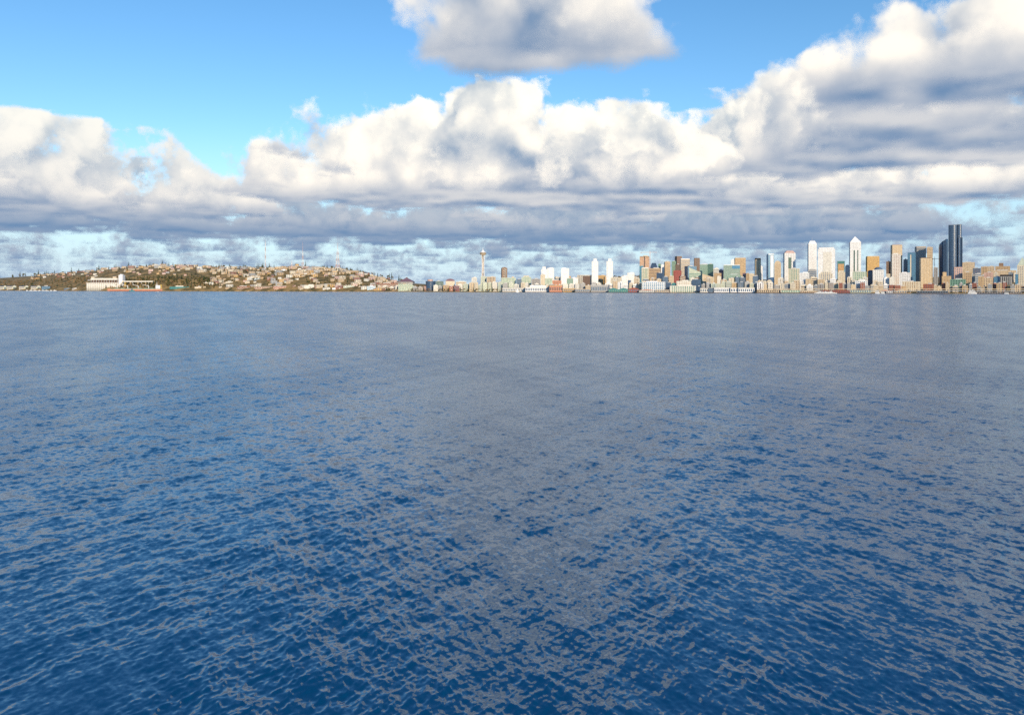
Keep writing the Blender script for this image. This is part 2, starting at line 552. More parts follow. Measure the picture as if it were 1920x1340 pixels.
def tower(label, x0, x1, ytop, dY, kind='grid', wall='cream', gl='slate', rot=0, tops=(), name='office_building', cat='building', ratio=0.8, group=None, dmax=45):
    px = (x0 + x1) / 2
    az = math.atan2(px - 960, F)
    Y = land(px)[0] + dY
    wa = (x1 - x0) / F * Y * math.cos(az)
    ph = R(abs(rot))
    W = wa / (math.cos(ph) + ratio * math.sin(ph)); D = min(W * ratio, dmax)
    if rot and D < W * ratio: W = (wa - D * math.sin(ph)) / math.cos(ph)
    D = max(D, 9.0)
    base = ground(px, Y) - 3.0
    top = pixel(px, ytop, Y).z
    H = max(6.0, top - base)
    extra = 0.0
    for t in tops:
        if t[0] in ('pyr', 'gable', 'dome', 'slope', 'barrel', 'hip', 'setback'): extra = max(extra, t[1])
    h = H - extra
    root = empty(name, ((px - 960) / F * Y, Y + D / 2, base), -az + R(rot))
    facade(root, W, D, 0, h, kind, wall, gl)
    random.seed(int(x0 * 7 + ytop))
    if not tops:
        MB().cbox(random.uniform(-.15, .15) * W, 0, h + 1, W * random.uniform(.3, .55), D * .5, random.uniform(3, 5)).build('penthouse', paint('lgrey' if wall not in ('white', 'offwhite') else wall), root)
    for t in tops:
        k = t[0]
        c = paint(t[2]) if len(t) > 2 and isinstance(t[2], str) else paint(wall)
        a, b2 = W / 2, D / 2
        z = h + 1
        if k == 'pyr': MB().prism([(-a, -b2), (a, -b2), (a, b2), (-a, b2)], z, z + t[1] - 1, [(-.3, -.3), (.3, -.3), (.3, .3), (-.3, .3)]).build('pyramid_roof', c, root)
        elif k == 'hip':
            s = t[3]
            MB().prism([(-a, -b2), (a, -b2), (a, b2), (-a, b2)], z, z + t[1] - 1, [(-a * s, -b2 * s), (a * s, -b2 * s), (a * s, b2 * s), (-a * s, b2 * s)]).build('sloped_roof', c, root)
        elif k == 'gable':
            MB().add([(-a, -b2, z), (a, -b2, z), (a, b2, z), (-a, b2, z), (0, -b2, z + t[1] - 1), (0, b2, z + t[1] - 1)], [(0, 1, 4), (2, 3, 5), (1, 2, 5, 4), (3, 0, 4, 5), (3, 2, 1, 0)]).build('gable_roof', c, root)
        elif k == 'slope':   # falls to the right (+) or left (-)
            zl, zr = (z + t[1] - 1, z + .2) if t[3] > 0 else (z + .2, z + t[1] - 1)
            MB().prism([(-a, -b2), (a, -b2), (a, b2), (-a, b2)], z, [zl, zr, zr, zl]).build('sloped_roof', c, root)
        elif k == 'dome':
            q = min(a, b2)
            MB().lathe([(q * math.cos(i * .196), z + (t[1] - 1) * math.sin(i * .196)) for i in range(8)] + [(.05, z + t[1] - 1)], 16).build('dome', c, root, smooth=True)
        elif k == 'barrel':
            poly = [(a * math.cos(math.pi * i / 12), z + (t[1] - 1) * math.sin(math.pi * i / 12)) for i in range(13)]
            m = MB(); n = 13
            m.add([(x, -b2, zz) for x, zz in poly] + [(x, b2, zz) for x, zz in poly],
                  [tuple(range(n - 1, -1, -1)), tuple(range(n, 2 * n))] + [(i, (i + 1) % n, n + (i + 1) % n, n + i) for i in range(n)])
            m.build('arched_roof', c, root)
        elif k == 'setback':   # ('setback', height, colour, width share)
            facade(root, W * t[3], D * t[3], h + .8, t[1] - 1, kind, t[2] or wall, gl)
        elif k == 'pent': MB().cbox((t[4] if len(t) > 4 else 0) * W, 0, z, W * t[3], D * .6, t[1]).build('penthouse', c, root)
        elif k == 'cap': MB().cbox(0, 0, z, W * .96, D * .96, t[1]).build('dark_crown' if t[2] in ('navy', 'black', 'dbrown', 'dgrey') else 'crown', c, root)
        elif k == 'mast': MB().bar((0, 0, z - .5), (0, 0, h + t[1]), 1.6, .5).build('mast', paint('lgrey'), root)
        elif k == 'strip':     # ('strip', height from top, colour, centre x share, width share, bottom share)
            MB().box(W * (t[3] - t[4] / 2), W * (t[3] + t[4] / 2), -D / 2 - .5, -D / 2 + .3, h * t[5], h - t[1]).build('window_strip', glass(t[2]), root)
        elif k == 'slab':      # painted panel, same arguments
            MB().box(W * (t[3] - t[4] / 2), W * (t[3] + t[4] / 2), -D / 2 - .55, -D / 2 + .3, h * t[5], h - t[1]).build('facade_panel', c, root)
    tag(root, label, cat, group)
    return root


T = lambda *a, **k: tower(*a, **{**dict(name='tower_block', cat='tower'), **k})
B = lambda *a, **k: tower(*a, **k)
# ---- the towers downtown, from the observation tower's quarter rightwards
B('cream mid-rise with low striped wing beside the park lawn', 854, 874, 529, 160, 'band', 'cream', 'brown')
T('narrow cream tower block standing just left of the observation tower', 884, 894, 521, 210, 'fine', 'offwhite', 'slate')
B('pale green block right at the foot of the observation tower', 901, 912, 519, 260, 'fine', 'pgreen', 'grey')
B('beige block with dark vertical stripes beside the observation tower foot', 912.5, 929, 519.5, 240, 'rib', 'sand', 'dbrown')
T('lone brown tower with a dark vertical stripe near the observation tower', 939.5, 951, 502.5, 640, 'fine', 'brown', 'dbrown', 8, [('strip', 4, 'black', .12, .16, .1), ('pent', 4, 'brown', .6)])
B('wide cream and green mid-rise in front of the brown tower', 940, 967, 521, 200, 'grid', 'pgreen', 'green', 0, [('pent', 6, 'sand', .16, .3)])
B('blue grey glass block between two cream mid-rises', 968, 978, 524, 190, 'glass', 'slate', 'slate')
B('stepped pale green apartment block with a roof pavilion', 978, 996, 517, 330, 'grid', 'pgreen', 'green', 0, [('setback', 8, 'cream', .6)])
B('grey brown apartment block behind the long white pier hall', 996.5, 1013, 523, 240, 'grid', 'grey', 'dbrown')
T('white tower with a stepped crown, taller of an adjoining pair', 1015, 1026, 500, 560, 'wall', 'white', 'white', 0, [('setback', 14, 'white', .6)])
T('white slab tower adjoining the one with the stepped crown', 1026.5, 1039, 502.5, 600, 'wall', 'white', 'white')
B('cream apartment wing below the adjoining pair of white towers', 1013.5, 1022, 515, 430, 'grid', 'cream', 'sand')
B('pale green block in front of the adjoining white towers', 1022, 1036, 522, 260, 'grid', 'pgreen', 'green')
B('pinkish orange low block with a flat roof behind the arcaded pier', 1036, 1053, 526, 300, 'grid', 'salmon', 'brown')
T('single broad white tower above the pinkish orange block', 1052.5, 1067.5, 503, 560, 'wall', 'white', 'white')
B('green glazed mid-rise beside the single broad white tower', 1063, 1075, 522, 280, 'glass', 'pgreen', 'green')
B('plain white box building next to the dark panelled hall', 1072, 1084, 521, 420, 'wall', 'white', 'grey')
B('dark panelled hall with cream uprights and overhanging roof', 1083, 1110, 515.5, 620, 'bold', 'cream', 'navy', 0, [('slab', 5, 'dbrown', .15, .5, .2)])
for lx in (1110, 1137.7):
    T('slim white twin tower with a narrower top standing alone', lx, lx + 12.2, 489, 620, 'wall', 'white', 'white', 0, [('setback', 1, 'white', .5), ('pent', 14, 'white', .48, .02)], group='slim white twin towers')
B('orange brown block between the two slim white twins', 1122, 1137, 516, 900, 'grid', 'ochre', 'brown')
B('striped cream apartment slab right of the slim white twins', 1146, 1166, 520, 420, 'rib', 'cream', 'grey')
B('bright white stepped block, lower shoulder of a white cluster', 1166, 1178, 517, 520, 'wall', 'white', 'white')
T('bright white block, tallest of the stepped white cluster', 1177, 1190.5, 511, 640, 'wall', 'white', 'white')
B('cream and brown block left of the unfinished orange tower', 1189, 1200, 521, 380, 'rib', 'cream', 'brown')
T('unfinished orange tower wrapped in netting under a crane', 1200.6, 1218.5, 480, 760, 'bold', 'orange', 'pink', 0, [('pent', 5, 'cream', .5, .1)])
T('teal glass slab at the foot of the unfinished orange tower', 1199.5, 1207, 498, 620, 'glass', 'teal', 'blue')
T('slim cream striped tower in front of the unfinished orange tower', 1204, 1217.5, 502, 420, 'rib', 'cream', 'green', 0, [('cap', 3, 'white')])
T('dark navy tower with a tapered hipped top', 1220, 1234, 492, 780, 'glass', 'navy', 'navy', 0, [('hip', 28, 'navy', .55)])
B('wide brownish block under the dark navy tapered tower', 1218.5, 1240, 502.5, 560, 'band', 'tan', 'brown')
B('dark blue square glass block below the brown rooftops', 1232, 1246, 511, 420, 'glass', 'navy', 'navy')
T('small green tower behind the dark blue square block', 1234.5, 1239.5, 494, 980, 'fine', 'green', 'dgreen')
T('small white tower behind the dark blue square block', 1239.8, 1245.5, 495.5, 940, 'wall', 'white', 'grey')
T('plain brown residential tower with a pale right edge', 1246, 1257.5, 490, 620, 'fine', 'tan', 'brown', 10)
T('yellow green tower left of the two-tone purple brown one', 1260, 1268, 489, 840, 'fine', 'green', 'brown')
T('two-tone purple and brown tower with a flat top', 1266, 1279.5, 480.5, 980, 'fine', 'brown', 'purple', 28, [('cap', 3, 'brown')])
T('dark brown slab under the two-tone purple brown tower', 1267, 1276, 495, 720, 'fine', 'dbrown', 'brown')
B('square red brick coloured block with a flat front', 1264, 1279, 507, 420, 'wall', 'red', 'brick', 0, [('cap', 2, 'red')])
T('grey tan tower with a white band around its top', 1276.5, 1295, 485.5, 800, 'band', 'sand', 'grey', 6, [('cap', 5, 'white')])
B('grey framed block with a blue glass left flank', 1285, 1308, 498, 560, 'glass', 'grey', 'blue', 25)
T('slim brown tower with a dark flat cap', 1302, 1313, 484, 1000, 'rib', 'brown', 'dbrown', 6, [('cap', 4, 'dbrown')])
B('pale green terraced block whose roof slopes to the right', 1294, 1316, 500, 420, 'band', 'pgreen', 'green', 0, [('slope', 26, 'pgreen', 1)])
B('dark blue grey low block in front of the pale terraced one', 1299, 1316, 523, 230, 'glass', 'slate', 'navy')
T('green glass tower with a low white hipped roof', 1314, 1331, 492, 760, 'glass', 'pgreen', 'green', 0, [('hip', 8, 'white', .3)])
T('darker green glass slab beside the white hipped roof', 1328, 1338.5, 494, 640, 'glass', 'green', 'dgreen')
B('orange and cream striped block with a slanting roof', 1319, 1340, 512, 380, 'rib', 'cream', 'ochre', 0, [('slope', 18, 'sand', 1)])
B('white and grey banded tower right of the green glass slab', 1338, 1349, 502.5, 820, 'band', 'offwhite', 'grey')
B('tan block in front of the white and grey banded tower', 1340, 1354, 511, 520, 'grid', 'tan', 'brown')
B('dull purple block behind the tan one', 1349, 1359, 505, 960, 'band', 'purple', 'purple')
T('white framed green glass block with a blue notched corner', 1359, 1390, 496, 520, 'glass', 'offwhite', 'green', 0, [('slab', 1, 'blue', .26, .46, .86), ('cap', 2, 'white')])
T('narrow white tower peeping from behind the wide tan slab', 1371, 1380, 486, 1040, 'wall', 'white', 'grey')
T('wide tan slab tower with a plain flat face', 1379, 1400.5, 483, 820, 'wall', 'tan', 'brown', 5, [('cap', 3, 'sand')])
B('low pale green stepped block under the notched glass one', 1366, 1393, 512.5, 300, 'glass', 'pgreen', 'green', 0, [('setback', 6, 'white', .5)])
T('dark purple glass slab with a rounded shoulder', 1393, 1399.5, 510, 460, 'glass', 'purple', 'navy', 0, [('barrel', 6, 'purple')])
T('brown striped slab beside the dark purple glass one', 1399.5, 1405.5, 511, 440, 'rib', 'tan', 'dbrown')
B('cream block between the brown striped slab and a capped tower', 1403, 1416, 512, 620, 'grid', 'cream', 'sand')
T('cream orange tower with a dark cap and shaded left edge', 1416, 1428, 485.5, 640, 'solid', 'sand', 'dbrown', 14, [('cap', 8, 'black')])
T('white sliver tower right of the dark capped tower', 1426.5, 1430.5, 498, 860, 'wall', 'white', 'grey')
B('dark blue block at the foot of the dark capped tower', 1416, 1424, 516, 330, 'glass', 'navy', 'navy')
T('pale blue and white tower with curved corners', 1438.5, 1453, 476, 560, 'glass', 'pblue', 'blue', 22, [('slab', 4, 'white', .12, .5, .02), ('cap', 4, 'white')])
T('sand coloured tower with a round arched top', 1453.5, 1466, 487, 700, 'fine', 'sand', 'tan', 0, [('barrel', 20, 'sand')])
T('tall white tower with a reddish crown and dark central windows', 1471, 1494.5, 468, 780, 'rib', 'white', 'lgrey', 10, [('strip', 22, 'dgreen', -.02, .26, .36), ('hip', 14, 'pink', .55), ('pent', 4, 'brick', .4)])
B('cream block in front of the reddish crowned white tower', 1481, 1502, 502, 420, 'rib', 'cream', 'green')
B('small off-white block right of the reddish crowned tower', 1502, 1520, 510, 420, 'fine', 'white', 'grey')
T('very tall slim white tower with clipped corners and antenna', 1516, 1533.5, 449.5, 860, 'fine', 'white', 'lgrey', 10, [('hip', 16, 'white', .6), ('mast', 36)])
B('grey block at the foot of the very tall slim tower', 1517, 1533, 502, 520, 'band', 'grey', 'slate', 0, [('barrel', 10, 'grey')])
B('cream cube block beside the broad white tower', 1521.5, 1532, 517, 320, 'grid', 'cream', 'sand')
T('broad dazzling white tower with stepped corners and inner frame', 1537, 1569.5, 462, 620, 'wall', 'white', 'white', 0, [('setback', 8, 'white', .86), ('slab', 14, 'offwhite', .05, .5, .05)])
B('ornate cream block with uprights before the broad white tower', 1539, 1565, 508, 300, 'rib', 'cream', 'grey', 0, [('setback', 8, 'cream', .7)])
T('small tower with a teal glass top behind the cream tower', 1572, 1586, 487.5, 900, 'glass', 'green', 'teal', 0, [('slab', 14, 'orange', 0, .8, .2)])
T('cream grid tower with terraced top beside the dark rounded slab', 1573, 1587, 505, 420, 'grid', 'cream', 'sand', 0, [('setback', 8, 'cream', .7)])
T('dark navy slab with a rounded top left of the spired tower', 1586, 1594.5, 494, 640, 'glass', 'navy', 'navy', 0, [('barrel', 12, 'navy')])
T('tall white tower with a pyramid top and two dark window strips', 1595, 1617.8, 440.5, 700, 'fine', 'white', 'lgrey', 8, [('pyr', 30, 'white'), ('strip', 40, 'dgreen', -.12, .11, .25), ('strip', 40, 'dgreen', .2, .09, .25)])
B('pale green gridded block at the foot of the pyramid topped tower', 1603, 1629, 507.5, 380, 'grid', 'pgreen', 'green')
B('white gridded low block facing the waterfront viaduct', 1607, 1631, 524, 190, 'grid', 'white', 'slate')
T('square orange brown tower with a dark left side', 1627, 1652.8, 479, 800, 'fine', 'ochre', 'ochre', 9, [('cap', 3, 'sand')])
B('dark navy block with rounded top under the orange brown tower', 1629, 1640, 504, 520, 'glass', 'navy', 'navy', 0, [('barrel', 8, 'navy')])
B('white gridded block with a small blue grey dome', 1640, 1661, 498, 460, 'grid', 'white', 'lgrey', 0, [('dome', 14, 'slate')])
T('small brown tower behind the domed white block', 1663, 1671.5, 488, 960, 'fine', 'brown', 'dbrown')
B('ornate cream block tapering to a narrow crown', 1661.5, 1674, 511, 330, 'rib', 'cream', 'sand', 0, [('setback', 30, 'cream', .6)])
T('tall golden beige tower with a dark left side', 1673, 1695.2, 457.5, 820, 'solid', 'sand', 'ochre', 13, [('cap', 2, 'orange')])
T('pale finely gridded tower standing before the golden beige one', 1674.5, 1692, 474, 560, 'grid', 'offwhite', 'pink', 4)
B('white gridded block below the golden beige tower', 1690, 1711, 509, 420, 'grid', 'white', 'grey')
T('dark grey tower right of the golden beige one', 1695.5, 1704, 484, 960, 'glass', 'grey', 'slate')
T('blue glass tower with a cream upright edge', 1704.5, 1720, 471, 760, 'glass', 'slate', 'blue', 0, [('slab', 10, 'cream', -.12, .14, .2)])
T('grey tower with strong horizontal bands', 1718.5, 1740, 461, 900, 'band', 'grey', 'dgrey', 8, [('cap', 3, 'tan')])
T('beige tower wing beside the banded grey tower', 1740, 1751, 460.8, 940, 'band', 'sand', 'tan')
T('golden tan tower with a fine square grid and dark roof edge', 1727.5, 1751, 481.5, 460, 'fine', 'sand', 'ochre', 10, [('cap', 2.5, 'dbrown')])
B('cream block with tall window bays behind the viaduct', 1697, 1731, 525.5, 230, 'rib', 'cream', 'tan')
B('thin dark block between the golden tan tower and the navy tower', 1752, 1760, 499, 620, 'rib', 'grey', 'dbrown')
B('tan stepped block below the dark navy towers', 1768, 1787, 515, 420, 'fine', 'tan', 'brown', 8, [('pent', 18, 'tan', .4, -.2)])
B('red brick low block beside the tan stepped block', 1735, 1756, 530, 230, 'grid', 'brick', 'dbrown')
T('pinkish grid tower wider at its top than its foot', 1791, 1808, 499, 460, 'grid', 'pink', 'slate', 6, [('cap', 2, 'pink')])
B('dark green glass block with glittering panes behind the ferry berth', 1787, 1817, 521, 190, 'bold', 'green', 'dgreen')
B('sandy slab building right of the tallest dark tower', 1809, 1832.5, 489, 980, 'band', 'sand', 'sand')
B('tan block in front of the sandy slab', 1810, 1825.5, 508, 420, 'grid', 'tan', 'brown')
B('blue grey block on the rise right of the sandy slab', 1827, 1842, 500, 860, 'grid', 'slate', 'purple')
B('grey office block below the blue grey one', 1830.5, 1841, 510, 480, 'band', 'lgrey', 'slate')
B('tan narrow block beside the grey office block', 1836.5, 1847, 515.5, 300, 'fine', 'tan', 'brown')
B('tan hospital block on the crest with flat roofline', 1842, 1854.5, 497, 1120, 'grid', 'tan', 'brown')
B('sandy hospital block on the crest beside the turreted one', 1854.5, 1867.5, 496.5, 1160, 'grid', 'sand', 'brown')
B('brick hospital on the crest with a square central turret', 1871, 1899, 496, 1220, 'grid', 'tan', 'brown', 0, [('pent', 18, 'brown', .3, -.1)])
B('long tan terrace below the turreted hospital', 1868, 1911, 504, 920, 'grid', 'sand', 'tan')
B('pinkish tan block under the sandy hospital', 1848.5, 1865.5, 508, 640, 'fine', 'pink', 'brown')
B('sandy low block under the pinkish tan one', 1847, 1865, 518, 330, 'grid', 'sand', 'brown')
B('blue glass block left of the columned courthouse', 1865.5, 1878, 516, 420, 'glass', 'slate', 'blue')
B('dark roofed courthouse with a row of columns', 1879, 1903, 511.5, 520, 'rib', 'grey', 'black', 0, [('hip', 9, 'black', .85)])
T('slim blue pillar block beside the spired old tower', 1905, 1910.5, 511, 300, 'glass', 'blue', 'blue')
T('old cream tower with a steep pyramid spire', 1911.5, 1931, 478.5, 330, 'grid', 'cream', 'grey', 0, [('pyr', 36, 'pgreen')])


def dark_towers():
    """the tallest tower of curved dark glass and its navy neighbour"""
    px, Y = 1796, land(1796)[0] + 640
    az = math.atan2(px - 960, F); k = Y / F * math.cos(az)
    base = ground(px, Y) - 3
    z = lambda py: pixel(px, py, Y).z - base
    root = empty('skyscraper', ((px - 960) / F * Y, Y + 20, base), -az)
    def curved(xa, xb, ya, yb, bulge, n=9):
        front = [(xa + (xb - xa) * i / n, ya + bulge * (1 - (2 * i / n - 1) ** 2)) for i in range(n + 1)]
        return front + [(xb, yb), (xa, yb)]
    l, r = -13.2 * k, 13.0 * k
    parts = [(l, l + 15.5 * k, -22, 24, -7, z(419.2)), (l + 15.6 * k, r - 1.2 * k, -13, 26, -4.5, z(418.6)), (l + 18.5 * k, r + .2 * k, -24, -13.5, 5, z(443))]
    for xa, xb, ya, yb, bl, zt in parts:
        poly = curved(xa, xb, ya, yb, bl)
        sh = MB().prism(poly, 0, zt).build('glass_shaft', glass('navy'), root)
        g = MB()
        cx, cy = sum(p[0] for p in poly) / len(poly), sum(p[1] for p in poly) / len(poly)
        big = [((x - cx) * 1.006 + cx, (y - cy) * 1.012 + cy) for x, y in poly]
        nf = int(zt / 8)
        for i in range(nf): g.prism(big, zt * i / nf, zt * i / nf + 1.1)
        g.build('floor_bands', paint('slate', .35), sh, 'stuff')
        MB().prism(big, zt - .6, zt + 1.6).build('roof_edge', paint('dgrey'), root)
    tag(root, 'tallest skyscraper of all, dark curved glass with stepped right shoulder', 'skyscraper')
    px, Y = 1773.5, land(1773)[0] + 760
    az = math.atan2(px - 960, F); k = Y / F * math.cos(az)
    base = ground(px, Y) - 3
    z = lambda py: pixel(px, py, Y).z - base
    root = empty('skyscraper', ((px - 960) / F * Y, Y + 20, base), -az + R(8))
    a = 8.2 * k
    poly = [(-a, -6), (-a * .55, -18), (a * .55, -18), (a, -6), (a, 20), (-a, 20)]
    sh = MB().prism(poly, 0, z(455)).build('glass_shaft', glass('navy'), root)
    g = MB()
    for i in range(int(z(455) / 8)):
        g.prism([(x * 1.008, y * 1.01) for x, y in poly], i * 8, i * 8 + 1.0)
    g.build('floor_bands', paint('navy', .35), sh, 'stuff')
    MB().prism(poly, z(455) + .05, [z(455) + .3, z(450), z(445), z(445.5), z(445.5), z(455) + .3],
               [(-a, -6), (-a * .5, -16), (a * .5, -14), (a, -6), (a, 18), (-a, 18)]).build('rounded_crown', glass('navy'), root)
    tag(root, 'dark navy skyscraper with sloping shoulder beside the tallest one', 'skyscraper')


dark_towers()


# ---- the quarter below the hill, left of the observation tower
B('long brown brick office by the shore with flat roof', 442, 468, 539, 30, 'band', 'rust', 'dbrown')
B('long brown office row with white roof line by the shore', 475, 509, 539.3, 30, 'band', 'brown', 'rust', 0, [('cap', 1.5, 'offwhite')])
B('red brick waterfront block with a white roof band', 510, 535, 539, 30, 'band', 'brick', 'rust', 0, [('cap', 2.5, 'white')])
B('brown shed block left of the white waterfront hall', 557, 569, 537.5, 40, 'band', 'brown', 'dbrown')
B('white waterfront hall with small square windows', 569.5, 592, 536, 40, 'wall', 'offwhite', 'slate')
B('pale stepped annex beside the white waterfront hall', 592.5, 600, 537.5, 50, 'wall', 'white', 'slate')
B('long low white shed on the shore below the hill', 621, 643, 541, 30, 'wall', 'white', 'grey')
B('pale green gridded block at the end of the low white shed', 642, 663, 537, 60, 'grid', 'pgreen', 'slate')
B('grey striped tower block low on the hill', 462, 473.5, 522, 190, 'rib', 'offwhite', 'slate')
B('light blue block beside the grey striped tower block', 474, 487, 525, 210, 'wall', 'pblue', 'slate')
B('cream apartment block with stepped roof low on the hill', 512, 530, 528.5, 170, 'grid', 'cream', 'brown', 0, [('setback', 5, 'cream', .6)])
B('cream green long block above the red brick waterfront block', 530.5, 547, 531, 130, 'grid', 'pgreen', 'slate')
B('orange tan flat roofed block half way up the hill', 555, 574, 522, 250, 'band', 'ochre', 'brown')
B('brown grey broad block half way up the hill', 574.5, 595, 517.5, 330, 'grid', 'tan', 'dbrown')
B('cream condominium block with green bays near the tree slope', 378, 396, 532, 120, 'grid', 'cream', 'slate')
B('cream condominium block with brown bays near the tree slope', 396.5, 406, 532.5, 110, 'grid', 'sand', 'brown')
B('tall cream condominium block above the shore road', 421, 435, 530, 130, 'grid', 'cream', 'slate')
B('low cream row at the water below the tree slope', 362, 384, 540, 40, 'grid', 'cream', 'tan')
B('teal green boat shed with a cream upper storey', 315, 352, 540, 30, 'wall', 'teal', 'dgreen', 0, [('pent', 6, 'offwhite', .4)])
T('tan apartment tower on the hilltop left of the white ones', 502, 512, 504, 560, 'grid', 'sand', 'dgreen')
T('slim white apartment tower on the hilltop', 516, 521.5, 508, 480, 'grid', 'white', 'slate')
T('broad white apartment tower on the hilltop', 525, 536.5, 507.5, 470, 'grid', 'white', 'slate')
B('orange tan long block cresting the hill behind white towers', 513, 535, 502.5, 680, 'grid', 'orange', 'brown')
B('ochre apartment block near the round water tank', 543, 553, 502, 640, 'grid', 'ochre', 'brown')
T('white apartment tower below the round water tank', 557, 567, 506, 470, 'grid', 'white', 'dgreen')
B('brown banded apartment block below the tapered radio mast', 604, 619, 509, 520, 'rib', 'tan', 'dbrown')
B('flat roofed brown brick block beside the sloping glass building', 712, 745, 532, 130, 'band', 'rust', 'dbrown')
B('white framed pavilion with one big blue glass front', 687, 703, 537.5, 30, 'glass', 'white', 'blue')
B('dark green wedge of offices right of the round glass tower', 816.5, 831, 528, 200, 'glass', 'slate', 'dgreen')
B('cream block under a dark rounded roof', 835, 852, 523, 190, 'wall', 'cream', 'tan', 0, [('barrel', 14, 'purple')])


def special_left():
    # water tank on the hilltop
    Y = land(557)[0] + 700; k = Y / F
    b = ground(557, Y) - 2; top = pixel(557, 496, Y).z
    r = empty('water_tank', ((557 - 960) * k, Y, b))
    h = top - b
    MB().lathe([(3.4 * k, 0), (3.4 * k, h * .9)], 20).build('tank', paint('ochre'), r, smooth=False)
    MB().lathe([(3.6 * k, h * .9), (3.6 * k, h * .93), (.3, h)], 20).build('roof', paint('sand'), r)
    tag(r, 'round ochre water tank on top of the hill', 'water tank')
    # round glass office
    px = 806.5; Y = land(px)[0] + 110; k = Y / F
    b = ground(px, Y) - 2; h = pixel(px, 527.5, Y).z - b
    r = empty('round_office', ((px - 960) * k, Y + 25, b)); q = 9.4 * k
    MB().lathe([(q, 0), (q, h)], 32).build('glazing', glass('navy'), r, smooth=False)
    g = MB()
    for i in range(7): g.lathe([(q + .4, h * (i + .35) / 7), (q + .4, h * (i + .35) / 7 + 1.6)], 32)
    g.build('spandrel_rings', paint('slate'), r, 'stuff')
    MB().lathe([(q * .55, h), (q * .55, h + 3.2 * k)], 24, -q * .1).build('penthouse', paint('pink'), r)
    tag(r, 'round dark glass office drum with bright ring bands', 'building')
    # sloping green glass building
    px = 767; Y = land(px)[0] + 60; k = Y / F
    b = ground(px, Y) - 2; h = pixel(px, 533, Y).z - b
    r = empty('sloping_office', ((px - 960) * k, Y + 18, b), -math.atan2(px - 960, F))
    a0, a1, a2 = -21 * k, 3 * k, 21.5 * k
    m = MB(); n = 4
    prof = [(a0, 0), (a2, 0), (a1, h), (a0, h)]
    m.add([(x, -18, z) for x, z in prof] + [(x, 18, z) for x, z in prof], [(0, 1, 2, 3), (7, 6, 5, 4)] + [(i, 4 + i, 4 + (i + 1) % 4, (i + 1) % 4) for i in range(4)])
    m.build('glazing', glass('green'), r)
    g = MB()
    for i in range(6):
        z = h * (i + .6) / 6
        xe = a2 + (a1 - a2) * z / h
        g.box(a0, xe + 1, -18.5, -17.9, z - 1.2, z)
    for i in range(14):
        x = a0 + (a2 - a0) * i / 14
        zt = h if x < a1 else h * (a2 - x) / (a2 - a1)
        g.box(x, x + 1.2, -18.6, -17.9, 0, max(1, zt - .2))
    g.build('facade_grid', paint('cream'), r, 'stuff')
    tag(r, 'green glass office with a cream grid and a sloping right end', 'building')
    # arena with a low pyramid roof
    px = 760; Y = land(px)[0] + 560; k = Y / F
    b = ground(px, Y) - 2; h = pixel(px, 521, Y).z - b; e = pixel(px, 529, Y).z - b
    r = empty('arena', ((px - 960) * k, Y + 60, b))
    q = 13.5 * k
    MB().prism([(-q, -50), (q, -50), (q, 50), (-q, 50)], 0, e).build('wall', paint('grey'), r)
    MB().prism([(-q - 2, -52), (q + 2, -52), (q + 2, 52), (-q - 2, 52)], e + .05, h, [(-2, -2), (2, -2), (2, 2), (-2, 2)]).build('roof', paint('purple'), r)
    MB().cbox(0, 0, h - .5, 9, 9, 3).build('roof_vent', paint('brown'), r)
    tag(r, 'arena with a low grey purple pyramid roof', 'arena')
    # red steel sculpture in the park
    px = 858.5; Y = land(px)[0] + 40; k = Y / F
    b = ground(px, Y) - .3
    r = empty('steel_sculpture', ((px - 960) * k, Y, b))
    MB().bar((-8, 0, 0), (0, 0, 15), 2.5, 1.5).bar((8, 0, 0), (0, 0, 12), 2.5, 1.5).build('leg', paint('red'), r)
    MB().bar((-9, 0, 9), (5, 0, 15), 2.2, 1.2).build('wing', paint('red'), r)
    tag(r, 'bright red abstract steel sculpture on the park lawn', 'sculpture')
    m = MB(); n = 12
    for i in range(n + 1):
        p = 826 + (888 - 826) * i / n; y0 = land(p)[0]
        for yy in (y0 + 6, y0 + 55): m.v.append(((p - 960) / F * yy, yy, ground(p, yy) + .25))
    m.f = [(2 * i, 2 * i + 2, 2 * i + 3, 2 * i + 1) for i in range(n)]
    o = m.build('lawn', paint((.07, .13, .03), 1)); tag(o, 'green park lawn along the shore', 'lawn', kind='structure')


special_left()


